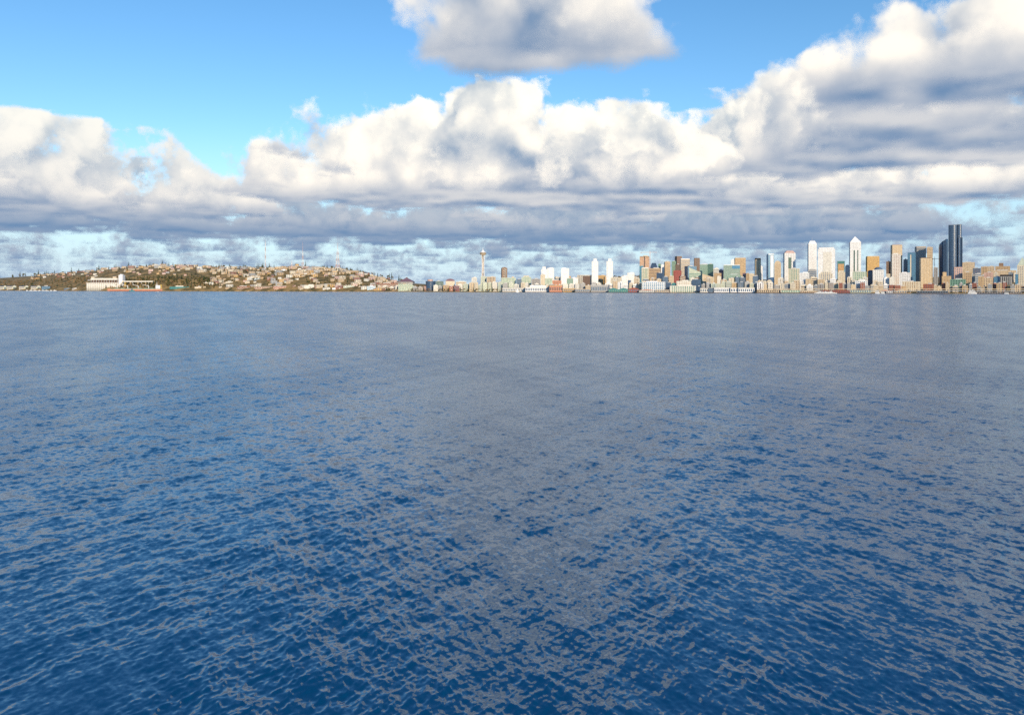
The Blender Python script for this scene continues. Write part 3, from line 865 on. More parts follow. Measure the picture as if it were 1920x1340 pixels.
def observation_tower():
    px = 905.4; Y = land(px)[0] + 500; k = Y / F
    b = ground(px, Y) - 1
    z = lambda py: pixel(px, py, Y).z - b
    r = empty('observation_tower', ((px - 960) * k, Y, b))
    wm = paint('white'); om = paint('sand')
    prof = [(0, 9.0), (.12, 6.5), (.35, 3.3), (.6, 1.9), (.75, 1.9), (.9, 3.0), (1, 4.1)]   # leg spread (px) up the height
    hz = z(477)
    for j in range(3):
        a = R(90 + 120 * j + 20)
        for s in (-1, 1):
            m = MB()
            for (t0, r0), (t1, r1) in zip(prof, prof[1:]):
                o = s * .45 * k
                m.bar((math.cos(a) * r0 * k - math.sin(a) * o, math.sin(a) * r0 * k + math.cos(a) * o, t0 * hz),
                      (math.cos(a) * r1 * k - math.sin(a) * o, math.sin(a) * r1 * k + math.cos(a) * o, t1 * hz), 2.6)
            m.build('leg', wm, r)
    MB().lathe([(1.1 * k, 0), (1.1 * k, hz)], 6).build('core', paint('tan'), r)
    MB().lathe([(3.0 * k, z(511.5)), (3.0 * k, z(510.3))], 20).build('lower_ring', wm, r)
    s = MB().lathe([(3.6 * k, z(479)), (5.2 * k, z(477)), (6.5 * k, z(475.8)), (6.6 * k, z(475.2)), (5.9 * k, z(474.6))], 28).build('saucer', om, r)
    MB().lathe([(5.0 * k, z(474.6)), (5.0 * k, z(473.6))], 28).build('window_ring', glass('dbrown'), s)
    MB().lathe([(5.6 * k, z(473.6)), (5.4 * k, z(473.0)), (3.6 * k, z(471.8)), (2.0 * k, z(470.4)), (1.1 * k, z(469.2)), (.5 * k, z(468))], 28).build('dome_roof', wm, r)
    MB().bar((0, 0, z(468.3)), (0, 0, z(464)), 2.2, .8).build('spire', wm, r)
    tag(r, 'white observation tower with flared legs and a flying saucer top', 'tower')


observation_tower()


def radio_mast(px, ytop, ybase, wb, wt, label, dY, bands, whip):
    Y = land(px)[0] + dY; k = Y / F
    b = min(ground(px, Y), pixel(px, ybase, Y).z) - 2
    h = pixel(px, ytop, Y).z - b
    r = empty('radio_mast', ((px - 960) * k, Y, b))
    hl = h * (1 - whip)
    for i in range(bands):
        z0, z1 = hl * i / bands, hl * (i + 1) / bands
        w0, w1 = (wb + (wt - wb) * (i / bands) ** .6) * k / 2, (wb + (wt - wb) * ((i + 1) / bands) ** .6) * k / 2
        m = MB(); t = max(.55, w0 * .12)
        c0 = [(-w0, -w0, z0), (w0, -w0, z0), (w0, w0, z0), (-w0, w0, z0)]
        c1 = [(-w1, -w1, z1), (w1, -w1, z1), (w1, w1, z1), (-w1, w1, z1)]
        for q in range(4):
            m.bar(c0[q], c1[q], t); m.bar(c0[q], c1[(q + 1) % 4], t * .6); m.bar(c0[(q + 1) % 4], c1[q], t * .6); m.bar(c1[q], c1[(q + 1) % 4], t * .6)
        m.build('lattice_section', paint('white' if i % 2 == 0 else 'pink'), r)
    MB().bar((0, 0, hl - 1), (0, 0, h), max(1.0, wt * k * .4), .6).build('antenna', paint('pink' if bands % 2 else 'white'), r)
    tag(r, label, 'mast')


radio_mast(497.5, 452, 509, 1.7, 1.0, 'slender red and white radio mast of even width on the hill', 560, 7, .10)
radio_mast(567.5, 454, 502, 4.2, 1.2, 'radio mast with a thick white foot and needle top', 720, 5, .42)
radio_mast(633, 456, 508, 9.0, 1.8, 'wide footed tapering red and white radio mast', 600, 7, .22)
radio_mast(547, 490, 503, 2.4, 1.4, 'short white aerial mast near the round water tank', 700, 3, .3)


def crane(px, ytop, yjib, x0, x1, ybase, dY, label, base=None):
    Y = land(px)[0] + dY; k = Y / F * math.cos(math.atan2(px - 960, F))
    b = ground(px, Y); z = lambda py: pixel(px, py, Y).z - b
    r = empty('tower_crane', ((px - 960) / F * Y, Y, b), -math.atan2(px - 960, F))
    m = MB(); w = .55 * k; n = 26; H = z(yjib)
    for sx in (-1, 1):
        for sy in (-1, 1): m.bar((sx * w, sy * w, 0), (sx * w, sy * w, H), .8)
    for i in range(n):
        s = 1 if i % 2 else -1
        for y in (-w, w): m.bar((-s * w, y, H * i / n), (s * w, y, H * (i + 1) / n), .5)
    m.build('mast', paint('salmon'), r)
    for nm, xe in (('jib', x1 - px), ('counter_jib', x0 - px)):
        m = MB(); L = xe * k
        m.bar((0, -.9, H), (L, -.9, H), .8).bar((0, .9, H), (L, .9, H), .8).bar((0, 0, H + 2.2), (L * .96, 0, H + 1.6), .6)
        for i in range(10): m.bar((L * i / 10, 0, H), (L * (i + .5) / 10, 0, H + 2), .4)
        m.build(nm, paint('salmon'), r)
    MB().bar((0, 0, H), (0, 0, z(ytop)), 1.4, .6).build('cat_head', paint('salmon'), r)
    MB().cbox(1.6, -1.4, H - 3, 2, 2, 2.6).build('cab', paint('offwhite'), r)
    MB().cbox((x0 - px) * k * .9, 0, H - 3.5, 5, 2, 3.5).build('counterweight', paint('grey'), r)
    tag(r, label, 'crane')


crane(1218.6, 468, 472.5, 1200, 1232, 525, 700, 'salmon tower crane standing over the unfinished orange tower')
crane(1752, 478, 482.5, 1748, 1763, 525, 800, 'small tower crane beside the golden tan tower')


# ------------------------------------------------------------------ the waterfront
def grain_terminal():
    Y = land(190)[0] - 8; k = Y / F
    o = lambda px: (px - 218) * k
    z = lambda py: pixel(218, py, Y).z
    r = empty('grain_terminal', ((218 - 960) * k, Y + 40, 0))
    MB().box(o(157), o(285), -34, 40, -3, 2.4).build('quay', paint('dgrey'), r)
    zt = z(532.7); n = 17; x0, x1 = o(158), o(218)
    rad = (x1 - x0) / n / 2
    me = MB().lathe([(rad * .99, 0), (rad * .99, zt - 2.4)], 14).mesh('silo', paint('offwhite'))
    me.polygons.foreach_set('use_smooth', [len(p.vertices) == 4 for p in me.polygons])
    for j in range(2):
        for i in range(n):
            s = bpy.data.objects.new('silo', me); C.objects.link(s); s.parent = r
            s.location = (x0 + rad * (2 * i + 1), -14 + j * rad * 2, 2.4)
    MB().box(x0 - 1, x1 + 1, -14 - rad - .6, -14 + 3 * rad + .6, zt - .3, zt + 1.5).build('silo_deck', paint('offwhite'), r)
    g = MB().box(o(165), o(215.5), -10, 6, z(527.5), z(524)).build('gallery', paint('offwhite'), r)
    for i in range(11):
        x = o(165.6) + (o(215) - o(165.6)) * i / 10
        MB().box(x - 1, x + 1, -9.5, -7.5, zt + 1.5, z(527.5)).build('gallery_post', paint('lgrey'), r)
    MB().box(o(165), o(215.5), 2, 4, zt + 1.5, z(528.2)).build('gallery_screen', paint('dbrown'), r)
    h = MB().box(o(219), o(226.5), -20, 12, 2.4, z(518)).build('head_house', paint('white'), r)
    MB().box(o(220.5), o(225), -12, 4, z(518), z(516.5)).build('rooftop_box', paint('white'), h)
    MB().box(o(226.6), o(284), -20, -10, z(531.2), z(529)).build('conveyor_gallery', paint('offwhite'), r)
    for px in (231, 241, 255.5, 270, 282):
        m = MB()
        for dx in (-.9, .9):
            for y in (-19, -11): m.bar((o(px + dx), y, 2.4), (o(px + dx * .6), y, z(531.2)), 1.8)
        for i in range(4):
            a, b2 = 2.4 + (z(531.2) - 2.4) * i / 4, 2.4 + (z(531.2) - 2.4) * (i + 1) / 4
            m.bar((o(px - .9), -19, a), (o(px + .9), -19, b2), 1.0)
        m.build('trestle', paint('yellow' if px < 235 else 'tan'), r)
    for a, b2 in ((229, 217), (246, 251), (262, 268), (277, 275)):
        MB().bar((o(a), -28, z(530)), (o(b2), -30, z(543)), 1.6).build('loading_spout', paint('yellow' if a < 240 else 'offwhite'), r)
    tag(r, 'pale concrete grain silos with conveyor gallery on the quay', 'grain terminal')


grain_terminal()


def hull(L, Bm, H, bow=.14, stern=.05, n=14, sheer=.12):
    """lofted ship hull along x, keel below the water"""
    m = MB(); st = []
    for i in range(n + 1):
        t = i / n
        w = min(1, (t / stern) ** .5 * .25 + .75 if t < stern else 1, ((1 - t) / bow) ** .6 if t > 1 - bow else 1)
        w = max(w, .02); zz = H * (1 + sheer * max(0, (t - .8) / .2) ** 2)
        x = -L / 2 + L * t; xb = x - (L * .03 if t > .9 else 0)
        st.append([(xb, -Bm / 2 * w * .55, -2.5), (x, -Bm / 2 * w, H * .4), (x, -Bm / 2 * w, zz), (x, Bm / 2 * w, zz), (x, Bm / 2 * w, H * .4), (xb, Bm / 2 * w * .55, -2.5)])
    for s in st: m.v += s
    for i in range(n):
        for j in range(6): m.f.append((i * 6 + j, i * 6 + (j + 1) % 6, (i + 1) * 6 + (j + 1) % 6, (i + 1) * 6 + j))
    m.f += [tuple(range(5, -1, -1)), tuple(n * 6 + j for j in range(6))]
    return m


def place(name, px, Y, rz=0.0):
    return empty(name, ((px - 960) / F * Y, Y, 0), -math.atan2(px - 960, F) + rz)


def cargo_ship():
    Y = 4150; r = place('cargo_ship', 253.5, Y, 0); k = Y / F * math.cos(math.atan2(253.5 - 960, F))
    r.rotation_euler[2] += math.pi      # bow to the left
    L = 103 * k
    hu = hull(L, 34, 13).build('hull', paint('salmon'), r)
    MB().box(-L * .46, L * .44, -16.6, 16.6, 13.0, 15.2).build('deck', paint('green'), r)
    s = MB().box(-L * .46, -L * .375, -15, 15, 15.2, 34).build('superstructure', paint('white'), r)
    MB().box(-L * .42, -L * .375, -17, 17, 34, 38).build('bridge', paint('white'), s)
    MB().box(-L * .421, -L * .374, -17.1, 17.1, 35.4, 36.8).build('bridge_window', glass('black'), s)
    MB().bar((-L * .40, 0, 38), (-L * .40, 0, 54), 1.6, .8).build('mast', paint('white'), r)
    MB().box(-L * .485, -L * .465, -5, 5, 15.2, 38).build('funnel', paint('yellow'), r)
    for i in range(7):
        x = -L * .30 + i * L * .105
        MB().box(x - L * .035, x + L * .035, -11, 11, 15.2, 18).build('hatch', paint('green'), r)
    for i in range(4):
        x = -L * .245 + i * L * .19
        c = MB().lathe([(1.8, 15.2), (1.6, 32)], 8, x, 0).build('deck_crane', paint('white'), r)
        MB().bar((x, 0, 30), (x + L * .11, 0, 38), 2, 1).build('boom', paint('white'), c)
    tag(r, 'long red hulled bulk carrier moored at the grain terminal', 'ship')
    r = place('tugboat', 247, 4020); r.rotation_euler[2] += math.pi
    hull(27, 10, 6).build('hull', paint('teal'), r)
    MB().box(-6, 5, -3.5, 3.5, 5.6, 10.5).build('cabin', paint('slate'), r)
    MB().box(-2, 4, -2.6, 2.6, 10.5, 14).build('wheelhouse', paint('slate'), r)
    MB().lathe([(1, 10), (.9, 15)], 8, -4, 0).build('funnel', paint('black'), r)
    tag(r, 'small dark teal tugboat alongside the red bulk carrier', 'tugboat')


cargo_ship()


def ferry(px, Y, Lpx, H, label, name='ferry', rz=0, stripe='dgreen'):
    r = place(name, px, Y, rz); k = Y / F * math.cos(math.atan2(px - 960, F)); L = Lpx * k
    Bm = min(20, L * .22)
    hu = hull(L, Bm, H * .30, bow=.12, stern=.12).build('hull', paint('white'), r)
    MB().box(-L * .44, L * .42, -Bm / 2 - .1, Bm / 2 + .1, H * .16, H * .2).build('hull_stripe', paint(stripe), hu)
    c = MB().box(-L * .42, L * .40, -Bm * .42, Bm * .42, H * .30, H * .58).build('car_deck', paint('white'), r)
    m = MB()
    for i in range(12):
        x = -L * .40 + i * L * .066
        m.box(x, x + L * .04, -Bm * .42 - .12, -Bm * .42 + .2, H * .40, H * .50)
    m.build('window_row', glass('black'), c, 'stuff')
    MB().box(-L * .33, L * .31, -Bm * .36, Bm * .36, H * .58, H * .80).build('cabin', paint('white'), r)
    MB().box(-L * .32, L * .30, -Bm * .365, Bm * .365, H * .66, H * .72).build('cabin_window', glass('black'), r)
    for s in (-.24, .22): MB().box(L * s - 3, L * s + 3, -4, 4, H * .80, H * .96).build('wheelhouse', paint('white'), r)
    MB().lathe([(1.6, H * .8), (1.4, H * 1.1)], 10).build('funnel', paint('white'), r)
    tag(r, label, 'boat')


ferry(1823, 2800, 17, 14, 'white car ferry at the berth below the dark green glass block')
ferry(1548, 2760, 43, 8, 'long low white passenger boat off the red pier sheds', 'passenger_boat')
ferry(1645, 2840, 9, 11, 'small white tour boat with high cabin near the green grey sheds', 'tour_boat', stripe='blue')
ferry(1655, 2830, 8, 9, 'small white tour boat moored beside the red roofed shed', 'tour_boat', stripe='teal')
ferry(1887, 2790, 9, 6, 'little white launch below the end of the viaduct', 'launch', stripe='blue')


def sailboat(px, Y, label):
    r = place('sailboat', px, Y, 0); k = Y / F; L = 6.3 * k
    hull(L, L * .28, 1.6).build('hull', paint('white'), r)
    MB().box(-L * .1, L * .2, -1, 1, 1.6, 2.4).build('cabin', paint('offwhite'), r)
    MB().bar((0, 0, 1.4), (0, 0, 9.2 * k), .3, .2).build('mast', paint('lgrey'), r)
    for nm, pts in (('mainsail', [(-L * .45, 2.6), (-.3, 2.6), (-.3, 9.0 * k)]), ('jib_sail', [(.4, 2.2), (L * .46, 2.0), (.2, 8.0 * k)])):
        m = MB(); m.add([(x, -.05, z) for x, z in pts] + [(x, .05, z) for x, z in pts], [(0, 1, 2), (5, 4, 3), (0, 3, 4, 1), (1, 4, 5, 2), (2, 5, 3, 0)])
        m.build(nm, paint('white'), r)
    tag(r, label, 'sailboat')


sailboat(970, 3500, 'white sailboat under sail in front of the long white pier hall')


def marina():
    r0 = None
    for i, px in enumerate((51, 58, 66, 74, 81, 88, 96, 103)):
        Y = 4830 - i * 6
        r = place('motor_yacht', px, Y, R(90 if i % 3 else 0) * 0 + R((i * 37) % 50 - 25))
        L = 14 + (i % 3) * 6
        hull(L, 5, 3).build('hull', paint('white'), r)
        MB().prism([(-L * .3, -2), (L * .15, -2), (L * .15, 2), (-L * .3, 2)], 3, 6.2, [(-L * .28, -1.6), (L * .05, -1.6), (L * .05, 1.6), (-L * .28, 1.6)]).build('cabin', paint('offwhite'), r)
        MB().bar((0, 0, 6), (0, 0, 10 + (i % 2) * 8), .35, .2).build('mast', paint('lgrey'), r)
        tag(r, 'white motor yacht in the marina below the wooded bluff', 'boat', 'yachts in the marina')
    # gabled waterside offices
    for i, (x0, x1) in enumerate(((-3, 9.5), (11, 28), (34, 51), (56, 74))):
        Y = land(x0)[0] + 14; k = Y / F
        b = 2.0; h = pixel((x0 + x1) / 2, 541, Y).z - b
        r = empty('gabled_office', (((x0 + x1) / 2 - 960) * k, Y + 12, b), -math.atan2((x0 + x1) / 2 - 960, F))
        W = (x1 - x0) * k * .87
        MB().box(-W / 2, W * .1, -10, 10, 0, h).build('wall', paint('cream'), r)
        MB().box(W * .1, W / 2, -13, 10, 0, h * 1.1).build('wing', paint('pgreen'), r)
        a0, a1 = W * .08, W * .52; hh = h * 1.1
        MB().add([(a0, -13.5, hh), (a1, -13.5, hh), (a1, 10.4, hh), (a0, 10.4, hh), ((a0 + a1) / 2, -13.5, hh + 8), ((a0 + a1) / 2, 10.4, hh + 8)], [(0, 1, 4), (2, 3, 5), (1, 2, 5, 4), (3, 0, 4, 5), (3, 2, 1, 0)]).build('gable_roof', paint('lgrey'), r)
        MB().add([(-W * .52, -10.5, h), (W * .1, -10.5, h), (W * .1, 10.5, h), (-W * .52, 10.5, h), (-W * .52, 0, h + 6), (W * .1, 0, h + 6)], [(0, 1, 5, 4), (2, 3, 4, 5), (3, 0, 4), (1, 2, 5), (3, 2, 1, 0)]).build('roof', paint('slate'), r)
        for q in range(2):
            MB().box(-W * .46, W * .06, -10.25, -9.8, h * (.2 + .4 * q), h * (.38 + .4 * q)).build('window_band', glass('slate'), r)
        MB().box(W * .18, W * .42, -13.25, -12.8, h * .2, h * .85).build('window_band', glass('slate'), r)
        tag(r, 'cream gabled office with a pale green wing by the marina', 'building', 'gabled offices by the marina')
    B('blue grey glass office at the end of the gabled row', 74.5, 91, 540, 20, 'band', 'slate', 'blue')
    B('low grey shed between marina and grain silos', 117, 131, 542.5, 20, 'wall', 'slate', 'grey', 0, [('gable', 5, 'grey')])
    B('low white roofed shed next to the grain silos', 132, 146, 542.5, 20, 'wall', 'grey', 'slate', 0, [('gable', 5, 'white')])


marina()


def pier_shed(label, x0, x1, ytop, wall, roof, dY=-60, depth=60, gl='slate', kind='gable', cat='shed', name='pier_shed', arches=0):
    px = (x0 + x1) / 2; az = math.atan2(px - 960, F)
    Y = land(px)[0] + dY; k = Y / F * math.cos(az); W = (x1 - x0) * k
    top = pixel(px, ytop, Y).z
    r = empty(name, ((px - 960) / F * Y, Y + depth / 2, 0), -az)
    MB().box(-W / 2 - 3, W / 2 + 3, -depth / 2 - 4, depth / 2 + 4, 1.6, 3.0).build('deck', paint('dbrown'), r)
    m = MB()
    n = max(4, int(W / 6))
    for i in range(n + 1):
        for y in (-depth / 2 - 3.4, -depth / 2 + 6):
            m.bar((-W / 2 - 2.4 + (W + 4.8) * i / n, y, -3), (-W / 2 - 2.4 + (W + 4.8) * i / n, y, 1.7), .9)
    m.build('piling_row', paint('dbrown'), r, 'stuff')
    hh = max(4.5, top - 3.0)
    rh = hh * (.36 if kind == 'gable' else .12)
    hw = hh - rh
    MB().box(-W / 2, W / 2, -depth / 2, depth / 2, 3.0, 3.0 + hw).build('wall', paint(wall), r)
    n = max(3, int(W / 8))
    for i in range(n):
        x = -W / 2 + W * (i + .5) / n
        MB().box(x - W / n * .3, x + W / n * .3, -depth / 2 - .25, -depth / 2 + .3, 3.0 + hw * .22, 3.0 + hw * .8).build('window' if not arches else 'arched_opening', glass(gl), r)
    z = 3.0 + hw
    if kind == 'gable':
        g = max(1, round(W / 55))
        for i in range(g):
            a0, a1 = -W / 2 + W * i / g - .4, -W / 2 + W * (i + 1) / g - .05
            MB().add([(a0, -depth / 2 - 1, z), (a1, -depth / 2 - 1, z), (a1, depth / 2 + 1, z), (a0, depth / 2 + 1, z), ((a0 + a1) / 2, -depth / 2 - 1, z + rh), ((a0 + a1) / 2, depth / 2 + 1, z + rh)],
                     [(0, 1, 4), (2, 3, 5), (1, 2, 5, 4), (3, 0, 4, 5), (3, 2, 1, 0)]).build('gable_roof', paint(roof), r)
    else:
        MB().box(-W / 2 - .8, W / 2 + .8, -depth / 2 - 1.5, depth / 2 + 1, z, z + rh).build('roof', paint(roof), r)
        if kind == 'two':
            MB().box(-W * .3, W * .4, -depth * .3, depth * .4, z + rh, z + rh + hh * .25).build('upper_storey', paint(wall), r)
    tag(r, label, cat)
    return r


P = pier_shed
P('long white pier hall with a flat grey roof', 942, 985, 539.5, 'offwhite', 'lgrey', kind='flat')
P('long white cruise hall with a raised upper storey', 985.5, 1029, 537.5, 'white', 'offwhite', kind='two')
P('orange arcaded pier building with many arches', 1031, 1055, 534.5, 'salmon', 'orange', kind='flat', arches=1, gl='dbrown')
P('low orange shed right of the arcaded pier building', 1057, 1079, 540, 'ochre', 'sand', kind='flat', dY=-40)
P('grey beige pier shed in front of the dark red trees', 1079.5, 1107, 541.2, 'grey', 'sand', kind='flat', dY=-70)
P('grey white framed pier hotel four storeys high', 1109, 1142, 533.5, 'grey', 'lgrey', kind='flat', dY=-20)
P('teal pier shed with peaked gable roofs', 1143, 1180, 539, 'teal', 'teal', dY=-80, gl='green')
P('crimson pier shed beside the teal one', 1180.5, 1200, 537.8, 'red', 'brick', dY=-60)
P('low white pier restaurant with red roof', 1200.5, 1231, 541.3, 'offwhite', 'salmon', dY=-70)
P('sandy low pier building before the blue glass trade hall', 1231.5, 1257, 542.2, 'sand', 'sand', dY=-60, kind='flat')
P('white shed with a grey roof, smallest of the white quay row', 1316, 1332, 538.8, 'offwhite', 'lgrey', dY=-30, kind='flat')
P('grey blue shed wedged between two white quay sheds', 1332.5, 1342, 538, 'slate', 'grey', dY=-30, kind='flat')
P('white quay shed right of the grey blue one', 1342.5, 1373, 537.8, 'white', 'white', dY=-30, kind='flat')
P('white quay shed in the middle of the long white row', 1373.5, 1388, 537.8, 'white', 'offwhite', dY=-30, kind='flat')
P('longest white quay shed ending the long white row', 1388.5, 1419, 537.5, 'white', 'offwhite', dY=-30, kind='flat')
P('tan open pier with dark bays and low roof', 1424, 1468, 541.5, 'sand', 'tan', dY=-50, gl='black', kind='flat')
P('pale green glass aquarium hall on its pier', 1470, 1505, 541.2, 'pgreen', 'sand', dY=-50, gl='green', kind='flat')
P('sandy gabled pier shed between aquarium hall and red sheds', 1506, 1538, 541.5, 'sand', 'cream', dY=-50, gl='brown')
P('brick red pier shed under one gable', 1545, 1564, 540.8, 'brick', 'rust', dY=-60)
P('long dark red pier shed beside the brick red one', 1566, 1599.5, 540, 'red', 'rust', dY=-60, gl='dbrown')
P('green grey pier shed with glazed front', 1601, 1640, 541, 'pgreen', 'grey', dY=-60, kind='flat')
P('red roofed pier restaurant behind the small tour boats', 1659, 1675, 540.5, 'sand', 'salmon', dY=-60)
P('plain white pier shed between red roof and cream arches', 1669.5, 1682, 543.3, 'white', 'white', dY=-90, kind='flat')
P('cream stepped terminal hall with low peaked roof', 1685, 1708, 540.5, 'sand', 'cream', dY=-60)
P('dark low ferry terminal hall on piles', 1728, 1786, 543, 'slate', 'dgrey', dY=-60, kind='flat', gl='black')
P('grey open landing stage under the end of the viaduct', 1836, 1925, 545.0, 'grey', 'dgrey', dY=-60, kind='flat', gl='black')
B('long blue glass trade hall with white uprights', 1205, 1249, 528, 60, 'bold', 'white', 'blue')
B('dark blue block between the trade hall and the teal barrel roof', 1249.5, 1259, 529, 90, 'glass', 'slate', 'navy')
B('teal barrel roofed hall above the white condominium', 1259.5, 1270, 529, 150, 'glass', 'slate', 'teal', 0, [('barrel', 10, 'teal')])
B('cream terraced block behind the white condominium', 1270.5, 1298, 526, 150, 'grid', 'offwhite', 'sand')
B('white condominium with green bays on the waterfront', 1258, 1307, 535, 40, 'rib', 'offwhite', 'green')
B('navy glass block right of the white condominium', 1307.5, 1315, 536, 60, 'glass', 'navy', 'navy')


def viaduct():
    pts = []
    for px in np.linspace(1425, 2000, 40):
        Y = land(px)[0] + 26
        pts.append(((px - 960) / F * Y, Y))
    r = empty('viaduct', (pts[0][0], pts[0][1], 3.0))
    x0, y0 = pts[0]
    for nm, z in (('upper_deck', 14.2), ('lower_deck', 7.2)):
        m = MB(); w = 7
        for i, (x, y) in enumerate(pts):
            m.v += [(x - x0, y - y0 - w, z), (x - x0, y - y0 + w, z), (x - x0, y - y0 + w, z + 2.0), (x - x0, y - y0 - w, z + 2.0)]
        for i in range(len(pts) - 1):
            a, b = i * 4, i * 4 + 4
            m.f += [(a, b, b + 3, a + 3), (a + 3, b + 3, b + 2, a + 2), (a + 2, b + 2, b + 1, a + 1), (a + 1, b + 1, b, a)]
        m.f += [(0, 3, 2, 1), (len(m.v) - 4, len(m.v) - 3, len(m.v) - 2, len(m.v) - 1)]
        m.build(nm, paint('sand' if nm[0] == 'u' else 'grey'), r)
    for i, (x, y) in enumerate(pts):
        if i % 1 == 0:
            for s in (-6, 6):
                MB().box(x - x0 - .9, x - x0 + .9, y - y0 + s - .9, y - y0 + s + .9, -1, 14.3).build('pillar', paint('grey'), r)
    tag(r, 'double deck concrete viaduct running behind the piers', 'viaduct')


viaduct()


# ------------------------------------------------------------------ streets of smaller buildings
def fill_city():
    rnd = random.Random(5)
    KN = {'cream': 'cream', 'sand': 'sandy', 'offwhite': 'off-white', 'tan': 'tan', 'brick': 'red brick', 'grey': 'grey', 'pgreen': 'pale green', 'slate': 'blue grey', 'brown': 'brown', 'white': 'white'}
    def strip(x0, x1, dY, ylo, yhi, wlo, whi, pal, where, grp, skip=.06):
        x = x0
        while x < x1:
            w = rnd.uniform(wlo, whi)
            c = rnd.choice(pal)
            y = rnd.uniform(ylo, yhi)
            kd = rnd.choice(['grid', 'grid', 'fine', 'band', 'rib', 'solid'])
            if rnd.random() > skip:
                gl = rnd.choice(['slate', 'dbrown', 'slate', 'grey', 'brown'])
                tw = tower('plain %s block %s' % (KN[c], where), x, x + w * .95, y, dY + rnd.uniform(-15, 15), kd, c, gl, rnd.choice([0, 0, 6, -6, 12]), group='%s %s' % (KN[c], grp), dmax=26)
            x += w
    pal1 = ['cream', 'sand', 'offwhite', 'cream', 'brick', 'grey', 'tan', 'white']
    pal2 = ['tan', 'grey', 'sand', 'cream', 'slate', 'brown', 'offwhite']
    strip(858, 1108, 110, 529, 535, 6, 13, ['cream', 'pgreen', 'offwhite', 'grey', 'sand'], 'low behind the long pier halls', 'blocks behind the pier halls')
    strip(1110, 1206, 110, 526, 533, 6, 12, ['cream', 'offwhite', 'sand', 'white'], 'low behind the teal pier shed', 'blocks behind the teal shed')
    strip(1316, 1425, 110, 526, 533, 6, 12, ['slate', 'grey', 'brick', 'tan', 'pgreen'], 'behind the long white quay sheds', 'blocks behind the quay sheds')
    strip(1421, 1700, 100, 528, 534, 6, 13, pal1, 'just behind the viaduct', 'blocks behind the viaduct')
    strip(1421, 1700, 240, 517, 527, 8, 14, ['cream', 'sand', 'offwhite', 'white'], 'between viaduct and towers', 'blocks between viaduct and towers', .25)
    strip(1752, 1926, 100, 527, 535, 6, 12, ['brick', 'tan', 'grey', 'brown', 'sand'], 'by the landing stage streets', 'blocks by the landing stage')
    strip(1818, 1926, 720, 508, 516, 8, 13, pal2, 'on the rise below the hospitals', 'blocks below the hospitals')
    strip(1206, 1420, 300, 514, 524, 8, 14, pal2, 'among the green and brown towers', 'blocks among the green towers', .3)
    strip(1040, 1206, 760, 517, 524, 7, 13, ['cream', 'sand', 'tan', 'offwhite'], 'around the slim white twin towers', 'blocks around the twins', .3)
    strip(600, 860, 90, 535, 540, 6, 13, ['tan', 'offwhite', 'grey', 'sand', 'brick'], 'by the shore under the hill end', 'blocks under the hill end', .25)


fill_city()


